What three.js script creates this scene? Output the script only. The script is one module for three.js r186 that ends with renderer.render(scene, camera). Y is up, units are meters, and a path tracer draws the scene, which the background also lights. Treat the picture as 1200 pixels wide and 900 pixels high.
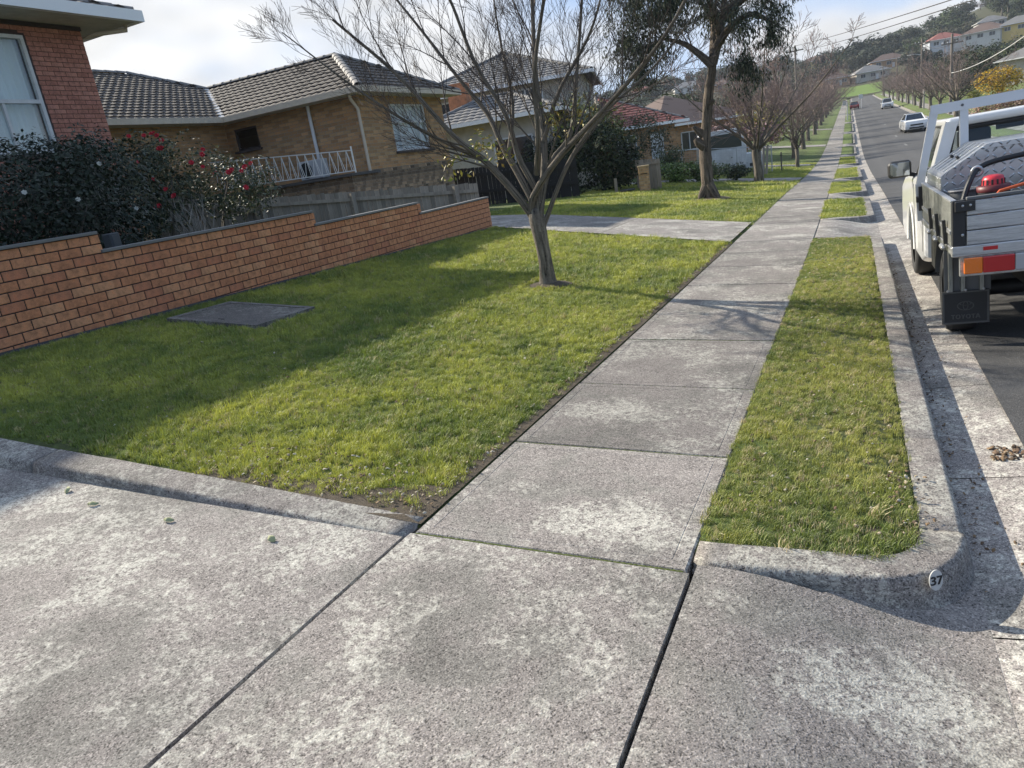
import * as THREE from 'three';
import { FontLoader } from 'three/addons/loaders/FontLoader.js';
import { TextGeometry } from 'three/addons/geometries/TextGeometry.js';
import { RoundedBoxGeometry } from 'three/addons/geometries/RoundedBoxGeometry.js';
import { mergeGeometries } from 'three/addons/utils/BufferGeometryUtils.js';

// ------------------------------------------------------------------ camera, sky, sun, exposure
const scene = new THREE.Scene();
const camera = new THREE.PerspectiveCamera(56.357, 4 / 3, 0.05, 3000);
camera.quaternion.setFromRotationMatrix(new THREE.Matrix4().makeBasis(
  new THREE.Vector3(0.90115, -0.15119, -0.40629), new THREE.Vector3(0.01108, 0.94494, -0.32706), new THREE.Vector3(0.43337, 0.29023, 0.85321)));
camera.position.set(0, 1.55, 0);
const renderer = new THREE.WebGLRenderer({ antialias: true });
renderer.setSize(1024, 768);
renderer.toneMapping = THREE.LinearToneMapping;
renderer.toneMappingExposure = 1.85;
renderer.shadowMap.enabled = true;
const SUN = new THREE.Vector3(-0.826, 0.493, -0.272).normalize();
const sun = new THREE.DirectionalLight(new THREE.Color(1.0, 0.92, 0.78), 5.0);
sun.name = 'sun';
sun.position.copy(SUN).multiplyScalar(120);
sun.castShadow = true; sun.shadow.radius = 1.0; sun.shadow.mapSize.set(4096, 4096);
Object.assign(sun.shadow.camera, { left: -60, right: 60, top: 60, bottom: -60, near: 1, far: 400 });
scene.add(sun); scene.add(sun.target);

// small seeded generators
function rng(seed) { let a = seed >>> 0; return () => { a = (a + 0x6D2B79F5) | 0; let t = Math.imul(a ^ (a >>> 15), 1 | a); t = (t + Math.imul(t ^ (t >>> 7), 61 | t)) ^ t; return ((t ^ (t >>> 14)) >>> 0) / 4294967296; }; }
const hash3 = (x, y, z) => { let h = Math.imul(x, 374761393) ^ Math.imul(y, 668265263) ^ Math.imul(z, 2147483647 - 5); h = Math.imul(h ^ (h >>> 13), 1274126177); return ((h ^ (h >>> 16)) >>> 0) / 4294967296; };
const sm = (t) => t * t * (3 - 2 * t);
const lerp = (a, b, t) => a + (b - a) * t;
const clamp = (x, a = 0, b = 1) => Math.min(b, Math.max(a, x));
const sstep = (a, b, x) => sm(clamp((x - a) / (b - a)));
function noise3(x, y, z) {
  const xi = Math.floor(x), yi = Math.floor(y), zi = Math.floor(z), u = sm(x - xi), v = sm(y - yi), w = sm(z - zi);
  const L = (dz) => lerp(lerp(hash3(xi, yi, zi + dz), hash3(xi + 1, yi, zi + dz), u), lerp(hash3(xi, yi + 1, zi + dz), hash3(xi + 1, yi + 1, zi + dz), u), v);
  return lerp(L(0), L(1), w);
}
function fbm3(x, y, z, o = 5) { let a = 0.5, s = 0, n = 0; for (let i = 0; i < o; i++) { s += a * noise3(x, y, z); n += a; a *= 0.5; x *= 2.03; y *= 2.03; z *= 2.03; } return s / n; }

// sky: clear winter blue with broad thin white cloud, thicker towards the side the sun is on
{
  const w = 1024, h = 512, d = new Float32Array(w * h * 4), v = new THREE.Vector3();
  for (let j = 0; j < h; j++) for (let i = 0; i < w; i++) {
    const el = (0.5 - (j + 0.5) / h) * -Math.PI, az = ((i + 0.5) / w) * 2 * Math.PI;   // row 0 is the nadir
    v.set(Math.cos(el) * Math.cos(az - Math.PI), Math.sin(el), Math.cos(el) * Math.sin(az - Math.PI));
    const up = Math.max(v.y, 0.0), f = Math.pow(1 - up, 4);
    let r = lerp(0.13, 0.39, f), g = lerp(0.24, 0.47, f), b = lerp(0.45, 0.59, f);
    const q = 1 / (up + 0.22), cx = v.x * q, cz = v.z * q;
    const sunSide = clamp(v.dot(SUN) * 0.5 + 0.5);
    const n = fbm3(cx * 1.6 + 7.3, 3.1, cz * 1.6 + 2.7, 6);
    let c = sstep(0.57 - 0.40 * Math.pow(sunSide, 1.6), 0.90 - 0.34 * sunSide, n);
    const fine = fbm3(cx * 5 + 1.2, 9.4, cz * 5 + 5.5, 5), glow = Math.pow(sunSide, 6);
    const cl = 0.475 + 0.34 * (fine - 0.5) + 0.06 * glow;
    r = lerp(r, cl * 1.0, c); g = lerp(g, cl * 1.0, c); b = lerp(b, cl * 1.01, c);
    r += 0.05 * glow; g += 0.05 * glow; b += 0.04 * glow;
    if (v.y < 0) { r = 0.2; g = 0.2; b = 0.19; }
    const k = (j * w + i) * 4; d[k] = r; d[k + 1] = g; d[k + 2] = b; d[k + 3] = 1;
  }
  const t = new THREE.DataTexture(d, w, h, THREE.RGBAFormat, THREE.FloatType);
  t.mapping = THREE.EquirectangularReflectionMapping; t.magFilter = THREE.LinearFilter; t.minFilter = THREE.LinearFilter; t.needsUpdate = true;
  scene.background = t; scene.environment = t;
}
scene.fog = new THREE.FogExp2(new THREE.Color(0.74, 0.82, 0.92), 0.00022);

// ------------------------------------------------------------------ helpers: naming, geometry, textures
const taken = new Map();
function numbered(n) { const k = taken.get(n) ?? 0; taken.set(n, k + 1); return k ? n + '_' + String(k).padStart(3, '0') : n; }
function tag(o, label, category, group, kind) { o.userData.label = label; o.userData.category = category; if (group) o.userData.group = group; if (kind) o.userData.kind = kind; return o; }
function thing(name, label, category, p = [0, 0, 0], turn = 0, group) {
  const o = new THREE.Group(); o.name = numbered(name); o.position.set(p[0], p[1], p[2]); o.rotation.y = turn; scene.add(o);
  return tag(o, label, category, group);
}
function part(parent, name, geo, m, label) { const o = new THREE.Mesh(geo, m); o.name = parent === scene ? numbered(name) : name; parent.add(o); if (label) o.userData.label = label; return o; }
function struct(name, label, category, geo, m) { const o = geo ? new THREE.Mesh(geo, m) : new THREE.Group(); o.name = numbered(name); scene.add(o); tag(o, label, category, null, 'structure'); return o; }
function dup(root, p, turn, scale, label, group) {
  const r = root.clone(); r.userData = { ...root.userData }; r.name = numbered(root.name.replace(/_\d{3}$/, '')); scene.add(r);
  r.position.set(p[0], p[1], p[2]); r.rotation.y = turn; if (Array.isArray(scale)) r.scale.set(...scale); else r.scale.setScalar(scale);
  if (label) r.userData.label = label; if (group) r.userData.group = group; return r;
}
const V = (x, y, z) => new THREE.Vector3(x, y, z);
const W = (X, Y, S) => new THREE.Vector3(X, Y, -S);      // metres: across the street, up, along the street

class GB {                                                // collects faces into one geometry
  constructor(col = false) { this.p = []; this.u = []; this.c = col ? [] : null; this.i = []; }
  get n() { return this.p.length / 3; }
  v(a, u = 0, w = 0, c) { this.p.push(a.x, a.y, a.z); this.u.push(u, w); if (this.c) this.c.push(...(c ?? [1, 1, 1])); return this.n - 1; }
  tri(a, b, c, col) { const k = this.n; this.v(a, 0, 0, col); this.v(b, 1, 0, col); this.v(c, 0, 1, col); this.i.push(k, k + 1, k + 2); }
  quad(a, b, c, d, col, uv) {
    const k = this.n, w = a.distanceTo(b), h = a.distanceTo(d), q = uv ?? [[0, 0], [w, 0], [w, h], [0, h]];
    [a, b, c, d].forEach((x, j) => this.v(x, q[j][0], q[j][1], col)); this.i.push(k, k + 1, k + 2, k, k + 2, k + 3);
  }
  grid(f, nu, nv, uvf) {                                  // shared vertices, smooth
    const k = this.n;
    for (let j = 0; j <= nv; j++) for (let i = 0; i <= nu; i++) { const a = f(i / nu, j / nv), q = uvf ? uvf(a, i / nu, j / nv) : [i / nu, j / nv]; this.v(a, q[0], q[1]); }
    for (let j = 0; j < nv; j++) for (let i = 0; i < nu; i++) { const a = k + j * (nu + 1) + i, b = a + 1, c = a + nu + 2, d = a + nu + 1; this.i.push(a, b, c, a, c, d); }
  }
  box(x0, x1, y0, y1, z0, z1, M) {
    const P = (x, y, z) => { const a = V(x, y, z); return M ? a.applyMatrix4(M) : a; };
    const a = P(x0, y0, z1), b = P(x1, y0, z1), c = P(x1, y1, z1), d = P(x0, y1, z1), e = P(x0, y0, z0), f = P(x1, y0, z0), g = P(x1, y1, z0), h = P(x0, y1, z0);
    this.quad(a, b, c, d); this.quad(f, e, h, g); this.quad(b, f, g, c); this.quad(e, a, d, h); this.quad(d, c, g, h); this.quad(e, f, b, a);
    return this;
  }
  bar(a, b, w, t, up = V(0, 1, 0)) {                      // a straight rectangular bar from a to b
    const d = b.clone().sub(a), L = d.length(); d.normalize(); let s = new THREE.Vector3().crossVectors(d, up); if (s.lengthSq() < 1e-6) s = V(1, 0, 0); s.normalize(); const u = new THREE.Vector3().crossVectors(s, d);
    const M = new THREE.Matrix4().makeBasis(s, u, d.clone().negate()).setPosition(a);
    return this.box(-w / 2, w / 2, -t / 2, t / 2, -L, 0, M);
  }
  tube(pts, rad, seg = 6, cap = true, us = 1, rough = 0) {
    const R = (i) => Array.isArray(rad) ? rad[i] : rad, m = pts.length; let t0 = pts[1].clone().sub(pts[0]).normalize();
    let nrm = Math.abs(t0.y) < 0.9 ? V(0, 1, 0) : V(1, 0, 0); nrm.sub(t0.clone().multiplyScalar(nrm.dot(t0))).normalize();
    const k = this.n; let L = 0;
    for (let i = 0; i < m; i++) {
      const t = (i === 0 ? pts[1].clone().sub(pts[0]) : i === m - 1 ? pts[i].clone().sub(pts[i - 1]) : pts[i + 1].clone().sub(pts[i - 1])).normalize();
      nrm.sub(t.clone().multiplyScalar(nrm.dot(t))).normalize(); const bn = new THREE.Vector3().crossVectors(t, nrm);
      if (i) L += pts[i].distanceTo(pts[i - 1]);
      for (let j = 0; j <= seg; j++) { const a = (j / seg) * 2 * Math.PI, r = R(i) * (rough ? 1 + rough * (fbm3(Math.cos(a) * 1.8 + 5, L * 3.2, Math.sin(a) * 1.8, 3) - 0.5) : 1); this.v(pts[i].clone().addScaledVector(nrm, Math.cos(a) * r).addScaledVector(bn, Math.sin(a) * r), (j / seg) * us, L); }
    }
    for (let i = 0; i < m - 1; i++) for (let j = 0; j < seg; j++) { const a = k + i * (seg + 1) + j, b = a + 1, c = a + seg + 2, d = a + seg + 1; this.i.push(a, b, c, a, c, d); }
    if (cap) for (const [row, p, fl] of [[0, pts[0], true], [m - 1, pts[m - 1], false]]) { const c = this.v(p, 0, 0); for (let j = 0; j < seg; j++) { const a = k + row * (seg + 1) + j; fl ? this.i.push(c, a + 1, a) : this.i.push(c, a, a + 1); } }
    return this;
  }
  build() {
    const g = new THREE.BufferGeometry(); g.setAttribute('position', new THREE.Float32BufferAttribute(this.p, 3)); g.setAttribute('uv', new THREE.Float32BufferAttribute(this.u, 2));
    if (this.c) g.setAttribute('color', new THREE.Float32BufferAttribute(this.c, 3)); g.setIndex(this.i); g.computeVertexNormals(); return g;
  }
}
const box = (x0, x1, y0, y1, z0, z1) => new GB().box(Math.min(x0, x1), Math.max(x0, x1), Math.min(y0, y1), Math.max(y0, y1), Math.min(z0, z1), Math.max(z0, z1)).build();
// wbox: across X, up Y, along the street S
const wbox = (X0, X1, Y0, Y1, S0, S1) => box(X0, X1, Y0, Y1, -S1, -S0);
const rbox = (w, h, d, r, x = 0, y = 0, z = 0, s = 2) => new RoundedBoxGeometry(w, h, d, s, r).translate(x, y, z);
function planUV(g, k = 1, ou = 0, ov = 0) { const p = g.attributes.position, u = g.attributes.uv; for (let i = 0; i < p.count; i++) u.setXY(i, p.getX(i) * k + ou, -p.getZ(i) * k + ov); return g; }
function lathe(prof, seg = 24, axis = 'y') { const g = new THREE.LatheGeometry(prof.map(([r, y]) => new THREE.Vector2(r, y)), seg); if (axis === 'x') g.rotateZ(Math.PI / 2); if (axis === 'z') g.rotateX(Math.PI / 2); return g; }
const merge = (a) => mergeGeometries(a.map((g) => g.index ? g.toNonIndexed() : g).map((g) => { for (const k of Object.keys(g.attributes)) if (!['position', 'normal', 'uv'].includes(k)) g.deleteAttribute(k); return g; }));

// tileable noise fields
function field(N, period, seed) {
  const L = new Float32Array(period * period), r = rng(seed); for (let i = 0; i < L.length; i++) L[i] = r();
  const out = new Float32Array(N * N), xi = new Int32Array(N), xf = new Float32Array(N);
  for (let i = 0; i < N; i++) { const x = (i / N) * period; xi[i] = Math.floor(x); xf[i] = sm(x - xi[i]); }
  for (let j = 0; j < N; j++) { const r0 = xi[j] * period, r1 = ((xi[j] + 1) % period) * period, v = xf[j]; for (let i = 0; i < N; i++) { const a = xi[i], b = (a + 1) % period, u = xf[i]; const p = L[r0 + a] + (L[r0 + b] - L[r0 + a]) * u, q = L[r1 + a] + (L[r1 + b] - L[r1 + a]) * u; out[j * N + i] = p + (q - p) * v; } }
  return out;
}
function fbmField(N, p0, oct, seed, gain = 0.5) { const o = new Float32Array(N * N); let a = 1, n = 0, p = p0; for (let k = 0; k < oct && p <= N; k++) { const f = field(N, p, seed + k * 17); for (let i = 0; i < o.length; i++) o[i] += a * f[i]; n += a; a *= gain; p *= 2; } for (let i = 0; i < o.length; i++) o[i] /= n; return o; }
const srgb = (x) => { x = clamp(x); return x <= 0.0031308 ? x * 12.92 : 1.055 * Math.pow(x, 1 / 2.4) - 0.055; };
function colorTex(N, f, M = N) {                          // f(i,j,k) -> linear rgb
  const d = new Uint8Array(N * M * 4); for (let j = 0; j < M; j++) for (let i = 0; i < N; i++) { const k = j * N + i, c = f(i, j, k); d[k * 4] = srgb(c[0]) * 255; d[k * 4 + 1] = srgb(c[1]) * 255; d[k * 4 + 2] = srgb(c[2]) * 255; d[k * 4 + 3] = 255; }
  const t = new THREE.DataTexture(d, N, M); t.colorSpace = THREE.SRGBColorSpace; return wrap(t);
}
function grayTex(N, f, M = N) { const d = new Uint8Array(N * M * 4); for (let j = 0; j < M; j++) for (let i = 0; i < N; i++) { const k = j * N + i, c = clamp(f(i, j, k)) * 255; d[k * 4] = d[k * 4 + 1] = d[k * 4 + 2] = c; d[k * 4 + 3] = 255; } return wrap(new THREE.DataTexture(d, N, M)); }
function wrap(t) { t.wrapS = t.wrapT = THREE.RepeatWrapping; t.magFilter = THREE.LinearFilter; t.minFilter = THREE.LinearMipmapLinearFilter; t.generateMipmaps = true; t.needsUpdate = true; return t; }
function rep(t, x, y = x) { const c = t.clone(); c.repeat.set(x, y); c.needsUpdate = true; return c; }
const lin = (r, g, b) => new THREE.Color().setRGB(r, g, b);
const std = (c, rough = 0.8, o = {}) => new THREE.MeshStandardMaterial({ color: Array.isArray(c) ? lin(...c) : c, roughness: rough, ...o });
const phys = (c, rough = 0.8, o = {}) => new THREE.MeshPhysicalMaterial({ color: Array.isArray(c) ? lin(...c) : c, roughness: rough, ...o });

// ------------------------------------------------------------------ the lie of the land
const PROFILE = [[-14, 0.406], [0, 0], [8, -0.226], [15, -0.42], [24, -0.66], [38, -1.08], [55, -1.3], [71, -1.08], [84, -0.72], [114, 0.0], [141, 0.75], [200, 2.3], [280, 4.7], [300, 5.5], [322, 9.5], [380, 17], [480, 27], [600, 33], [900, 36]];
function P(S) {
  const c = PROFILE; if (S <= c[0][0]) return c[0][1] - 0.029 * (S - c[0][0]); if (S >= c[c.length - 1][0]) return c[c.length - 1][1];
  let k = 0; while (c[k + 1][0] < S) k++;
  const d = (i) => i < 0 || i >= c.length - 1 ? 0 : (c[i + 1][1] - c[i][1]) / (c[i + 1][0] - c[i][0]);
  const m0 = k ? (d(k - 1) + d(k)) / 2 : d(k), m1 = k < c.length - 2 ? (d(k) + d(k + 1)) / 2 : d(k), h = c[k + 1][0] - c[k][0], t = (S - c[k][0]) / h;
  const t2 = t * t, t3 = t2 * t; return (2 * t3 - 3 * t2 + 1) * c[k][1] + (t3 - 2 * t2 + t) * h * m0 + (-2 * t3 + 3 * t2) * c[k + 1][1] + (t3 - t2) * h * m1;
}
const DX = (S) => -0.0045 * Math.max(0, S - 12);          // the street swings a little left
const RR = 7.7;                                           // the right-hand kerb
function C(x) {
  if (x < -30) return 0.688 + 22.8 * 0.06 + 0.02 * (-30 - x);
  if (x < -7.2) return 0.688 + 0.06 * (-7.2 - x);
  if (x < -1.83) return 0.0915 + 0.111 * (-1.83 - x);
  if (x < RR) return -0.05 * Math.min(x, 0.4);
  if (x < 12) return 0.0 + 0.045 * (x - RR);
  return 0.19 + 0.085 * (Math.min(x, 90) - 12) + 0.03 * Math.max(0, x - 90);
}
const HILL = (X, S) => sstep(290, 470, S) * (15 * sstep(-10, 110, X) + 6 * (fbm3(X * 0.012, 4, S * 0.012, 3) - 0.5)) ;
const G = (X, S) => P(S) + C(X - DX(S)) + HILL(X, S);     // ground height
// ------------------------------------------------------------------ surface textures
const T = {};
{
  // weathered concrete: grey paste, worn aggregate, pale lichen bloom, faint pink and dark stain patches
  const N = 2048, big = fbmField(N, 5, 9, 11, 0.62), big2 = fbmField(N, 4, 6, 57, 0.6), mid = fbmField(N, 24, 5, 91, 0.6), fine = fbmField(N, 256, 3, 131, 0.75), grit = field(N, 680, 171), mm = fbmField(N, 96, 4, 201, 0.7), pits = field(N, 330, 777);
  const H = new Float32Array(N * N);
  T.concrete = colorTex(N, (i, j, k) => {
    const pale = sstep(0.47, 0.63, big[k] * 0.72 + mm[k] * 0.28) * sstep(0.30, 0.60, fine[k] * 0.5 + mm[k] * 0.5) * 1.25;
    const dark = sstep(0.47, 0.64, big2[k] * 0.72 + mid[k] * 0.28), pink = sstep(0.46, 0.64, 1 - big2[k] * 0.6 - mid[k] * 0.4 + 0.08);
    let v = 0.225 + 0.13 * (mid[k] - 0.5) + 0.24 * (fine[k] - 0.5) + 0.10 * (grit[k] - 0.5) + 0.17 * sstep(0.70, 0.92, grit[k]) - 0.13 * sstep(0.32, 0.08, grit[k]);
    v = v * (1 - 0.30 * dark) + 0.20 * pale * (0.65 + 0.7 * (fine[k] - 0.3));
    const pit = sstep(0.945, 0.98, pits[k]) * sstep(0.42, 0.56, mm[k]); v *= 1 - 0.78 * pit;
    H[k] = 0.42 + 0.5 * (fine[k] - 0.5) + 0.34 * (grit[k] - 0.5) + 0.22 * (mid[k] - 0.5) - 0.5 * pit;
    v = Math.max(0.035, v);
    const q = clamp(pale); return [v * lerp(1.03 + 0.02 * pink, 1.03, q), v * lerp(0.96 - 0.022 * pink, 0.982, q), v * lerp(0.868, 0.868, q)];
  });
  T.concreteBump = grayTex(N, (i, j, k) => H[k]);
}
{
  const N = 1024, a = fbmField(N, 4, 6, 301, 0.6), f = fbmField(N, 128, 4, 331, 0.8), g = field(N, 500, 361);
  T.smooth = colorTex(N, (i, j, k) => { const v = 0.62 + 0.5 * (a[k] - 0.5) + 0.34 * (f[k] - 0.5); return [v, v, v]; });
  T.asphalt = colorTex(N, (i, j, k) => { const st = sstep(0.66, 0.9, g[k]); const v = 0.058 + 0.04 * (a[k] - 0.5) + 0.04 * (f[k] - 0.5) + 0.07 * st; return [v, v * 0.99, v * 0.97]; });
  T.grit = grayTex(N, (i, j, k) => 0.5 + 0.6 * (f[k] - 0.5) + 0.5 * (g[k] - 0.5));
  T.turf = colorTex(N, (i, j, k) => { const s = sstep(0.40, 0.62, a[k] * 0.5 + f[k] * 0.5), n = 0.7 + 0.6 * f[k]; return [lerp(0.085, 0.105, s) * n, lerp(0.105, 0.150, s) * n, lerp(0.030, 0.030, s) * n]; });
  T.soil = colorTex(N, (i, j, k) => { const n = 0.35 + 1.1 * f[k] + 0.3 * a[k]; return [0.085 * n, 0.066 * n, 0.045 * n]; });
}
{
  const N = 512, a = fbmField(N, 6, 6, 401, 0.65), f = fbmField(N, 64, 4, 431, 0.8), A = (i, j) => a[((j & 511) * N) + (i & 511)], F = (i, j) => f[((j & 511) * N) + (i & 511)];
  T.brickFace = colorTex(N, (i, j, k) => { const v = 0.82 + 0.85 * (a[k] - 0.5) + 0.6 * (f[k] - 0.5), s = sstep(0.58, 0.74, a[k]); return [v, v * (1 - 0.12 * s), v * (1 - 0.2 * s)]; });
  T.brickBump = grayTex(N, (i, j, k) => f[k] * 0.7 + a[k] * 0.3);
  // furrowed bark, stretched along v
  T.bark = colorTex(N, (i, j, k) => { const fu = A(i * 3, j >> 1), fl = F(i, j); const v = 0.45 + 1.0 * (fu - 0.5) + 0.5 * (fl - 0.5), li = sstep(0.60, 0.74, a[k]); return [v * (1 - 0.1 * li), v * (0.93), v * (0.82 - 0.05 * li)]; });
  T.barkBump = grayTex(N, (i, j, k) => 0.5 + 1.1 * (A(i * 3, j >> 1) - 0.5) + 0.3 * (F(i, j) - 0.5));
  // weathered board: long streaks along v
  T.board = colorTex(N, (i, j, k) => { const s = F(i * 2, j >> 4) * 0.6 + A(i * 4, j >> 3) * 0.4, d = a[k]; const v = 0.62 + 0.9 * (s - 0.5) + 0.4 * (d - 0.5); return [v, v * 0.98, v * 0.94]; });
  T.boardBump = grayTex(N, (i, j, k) => 0.5 + 0.9 * (F(i * 2, j >> 4) - 0.5));
  // brick bond too far away to tell the bricks apart: 1 repeat = 0.96 m x 0.688 m (4 bricks x 8 courses)
  const rr = rng(77), tone = Array.from({ length: 64 }, () => 0.72 + 0.5 * rr()), hue = Array.from({ length: 64 }, () => rr());
  const bond = (i, j) => { const row = Math.floor(j / 64), jj = j % 64, ii = (i + (row % 2) * 64) % 512, br = Math.floor(ii / 128), x = ii % 128; return [jj < 7 || x < 6, row * 4 + br]; };
  T.farBrick = colorTex(N, (i, j, k) => { const [m, b] = bond(i, j); const n = 0.85 + 0.5 * (f[k] - 0.3); if (m) return [0.30 * n, 0.26 * n, 0.20 * n]; const t = tone[b] * n, h = hue[b]; return [0.43 * t, lerp(0.275, 0.225, h) * t, lerp(0.135, 0.098, h) * t]; });
  T.farBrickOld = colorTex(N, (i, j, k) => { const [m, b] = bond(i, j); const n = 0.8 + 0.6 * (f[k] - 0.3); if (m) return [0.22 * n, 0.19 * n, 0.15 * n]; const t = tone[b] * n, h = hue[b] * 0.6 + a[k] * 0.5, w = h > 0.62 ? 1.0 : h > 0.42 ? 0.62 : 0.34; return [0.40 * t * w, 0.27 * t * w, 0.165 * t * w]; });
  T.farBrickBump = grayTex(N, (i, j) => (bond(i, j)[0] ? 0 : 0.9));
  T.stain = colorTex(N, (i, j, k) => { const v = 0.8 + 0.35 * (a[k] - 0.5) + 0.2 * (f[k] - 0.5); return [v, v, v]; });
  // pressed tread plate: raised bars in alternating directions, 1 repeat = 0.12 m
  T.tread = grayTex(256, (i, j) => { const bar = (x, y) => Math.exp(-Math.pow(x / 38, 4) - Math.pow(y / 11, 4)); let h = 0; for (const [cx, cy, d] of [[64, 64, 1], [192, 192, 1], [192, 64, -1], [64, 192, -1]]) { const dx = i - cx, dy = j - cy; h = Math.max(h, bar((dx + d * dy) * 0.707, (dx * -d + dy) * 0.707)); } return h; });
}
const M = {};
M.slab = (tone = 1, ou = 0, ov = 0) => { const t = T.concrete.clone(); t.repeat.set(1 / 2.6, 1 / 2.6); t.offset.set(ou, ov); t.needsUpdate = true; const b = T.concreteBump.clone(); b.repeat.copy(t.repeat); b.offset.copy(t.offset); b.needsUpdate = true; return std([tone, tone, tone * 0.985], 0.93, { map: t, bumpMap: b, bumpScale: 0.0026 }); };
M.drive = M.slab(0.92); M.driveB = M.slab(0.94, 0.41, 0.27); M.driveC = M.slab(0.86, 0.13, 0.63);
M.path = [M.slab(0.78, 0.3, 0.1), M.slab(0.96, 0.55, 0.36), M.slab(0.68, 0.72, 0.81), M.slab(0.84, 0.05, 0.47)];
M.kerb = M.slab(0.74, 0.62, 0.22); M.gutter = M.slab(1.05, 0.21, 0.77);
M.soil = std([1, 1, 1], 1, { map: rep(T.soil, 1 / 1.1), bumpMap: rep(T.grit, 1 / 1.1), bumpScale: 0.012 });
M.turf = std([1, 1, 1], 1, { map: rep(T.turf, 1 / 2.3), bumpMap: rep(T.grit, 1 / 0.9), bumpScale: 0.02 });
M.asphalt = std([1, 1, 1.02], 0.9, { map: rep(T.asphalt, 1 / 1.7), bumpMap: rep(T.grit, 1 / 1.3), bumpScale: 0.006 });
M.joint = std([0.02, 0.019, 0.017], 1);

// left-hand nature strips between footpath and kerb: [start, end]
const STRIPS = [[2.45, 12.7], [15.5, 20.4], [22.3, 28.3], [30.6, 40], [44, 53], [56, 66], [69, 84], [88, 110], [114, 140], [144, 290]];
// ------------------------------------------------------------------ ground sheet
{
  const xs = [-900, -500, -300, -200, -140, -100, -75, -55, -42, -30, -24, -19, -15, -12, -9.5, -7.2, -6.2, -5.2, -4.2, -3.2, -2.4, -1.84, -1.82, -1.2, -0.615, -0.595, -0.2, 0.04, 0.06, 0.232, 0.255, 0.8, 4, RR, RR + 0.4, RR + 0.44, 9, 10.5, 12, 15, 19, 24, 30, 38, 48, 60, 75, 90, 110, 135, 165, 200, 260, 350, 500, 900];
  const ss = [-14, -6, -2, 0, 1, 1.8, 2.2, 2.44, 2.455, 2.54, 2.555]; STRIPS.forEach(([a, b], q) => { if (q) ss.push(a + 0.09, a + 0.105); ss.push(b - 0.105, b - 0.09, a + 0.48, a + 0.5, b - 0.46, b - 0.44); }); for (let s = 3; s < 20; s += 0.5) ss.push(s); for (let s = 20; s < 60; s += 2) ss.push(s); for (let s = 60; s < 320; s += 5) ss.push(s); for (let s = 320; s < 900; s += 14) ss.push(s); ss.sort((a, b) => a - b);
  const low = (x, S) => {
    if (x > 0.24 && x < RR + 0.42) return -0.34;
    if (x > -1.83 && x < -0.605) return -0.06;
    if (x > 0.05 && x < 0.24 && STRIPS.some(([a, b]) => (S > a - 0.2 && S < a + 0.49) || (S > b - 0.45 && S < b + 0.2))) return -0.3;
    if (S < 2.448 && x > -30 && x <= -1.83) return -0.2;
    if (x >= -0.605 && x < 0.24 && !STRIPS.some(([a, b]) => S > a + 0.1 && S < b - 0.1)) return -0.3;
    return 0;
  };
  const turf = new GB(), nx = xs.length, k0 = 0;
  for (const S of ss) for (const x of xs) { const X = x + DX(S); turf.v(W(X, G(X, S) + low(x, S), S), X, S); }
  for (let j = 0; j < ss.length - 1; j++) for (let i = 0; i < nx - 1; i++) { const a = k0 + j * nx + i; turf.i.push(a, a + 1, a + nx + 1, a, a + nx + 1, a + nx); }
  const hill = new GB(), hx = xs, hs = ss.filter((q) => q >= 300);
  for (const S of hs) for (const x of hx) { const X = x + DX(S); hill.v(W(X, G(X, S) + 0.05, S), X, S); }
  for (let j = 0; j < hs.length - 1; j++) for (let i = 0; i < nx - 1; i++) { const a = j * nx + i; hill.i.push(a, a + 1, a + nx + 1, a, a + nx + 1, a + nx); }
  struct('hill', 'scrubby hillside rising at the end of the street', 'hill', hill.build(), std([0.36, 0.29, 0.34], 1, { map: rep(T.turf, 1 / 9) }));
  struct('ground', 'grassy sloping ground of lawns and gardens along the street', 'ground', turf.build(), M.turf);
}
// bare earth showing round the lawn's edges and corner
{
  const g = new GB(), strip = (f, n) => g.grid(f, n, 1, (a) => [a.x, -a.z]);
  strip((u, v) => { const S = 2.5 + u * 10, X = -1.835 - v * (0.06 + 0.05 * noise3(S * 3, 1, 2)); return W(X, G(X, S) + 0.006, S); }, 60);
  strip((u, v) => { const X = -1.835 - u * 1.5, S = 2.46 + v * (0.30 - 0.22 * u + 0.12 * noise3(X * 4, 5, 2)); return W(X, G(X, S) + 0.009, S); }, 24);
  strip((u, v) => { const X = lerp(-1.9, -1.822, u), S = lerp(2.352, 2.55, v); return W(X, G(X, S) - 0.012, S); }, 2);
  STRIPS.slice(0, 5).forEach(([a, b]) => { for (const [c, sg, ry] of [[a + 0.49, -1, 0.31], [b - 0.45, 1, 0.28]]) g.grid((u, v) => { const an = u * Math.PI / 2, x = 0.035 + v * 0.205 * Math.cos(an), S = c + sg * v * ry * Math.sin(an); return W(x + DX(S), G(x + DX(S), S) - 0.002, S); }, 8, 2, (q) => [q.x, -q.z]); });
  part(scene, 'bare_earth', g.build(), M.soil).userData = { label: 'dark bare earth along the edge of the lawn by the footpath', category: 'soil', kind: 'structure' };
}

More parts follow.
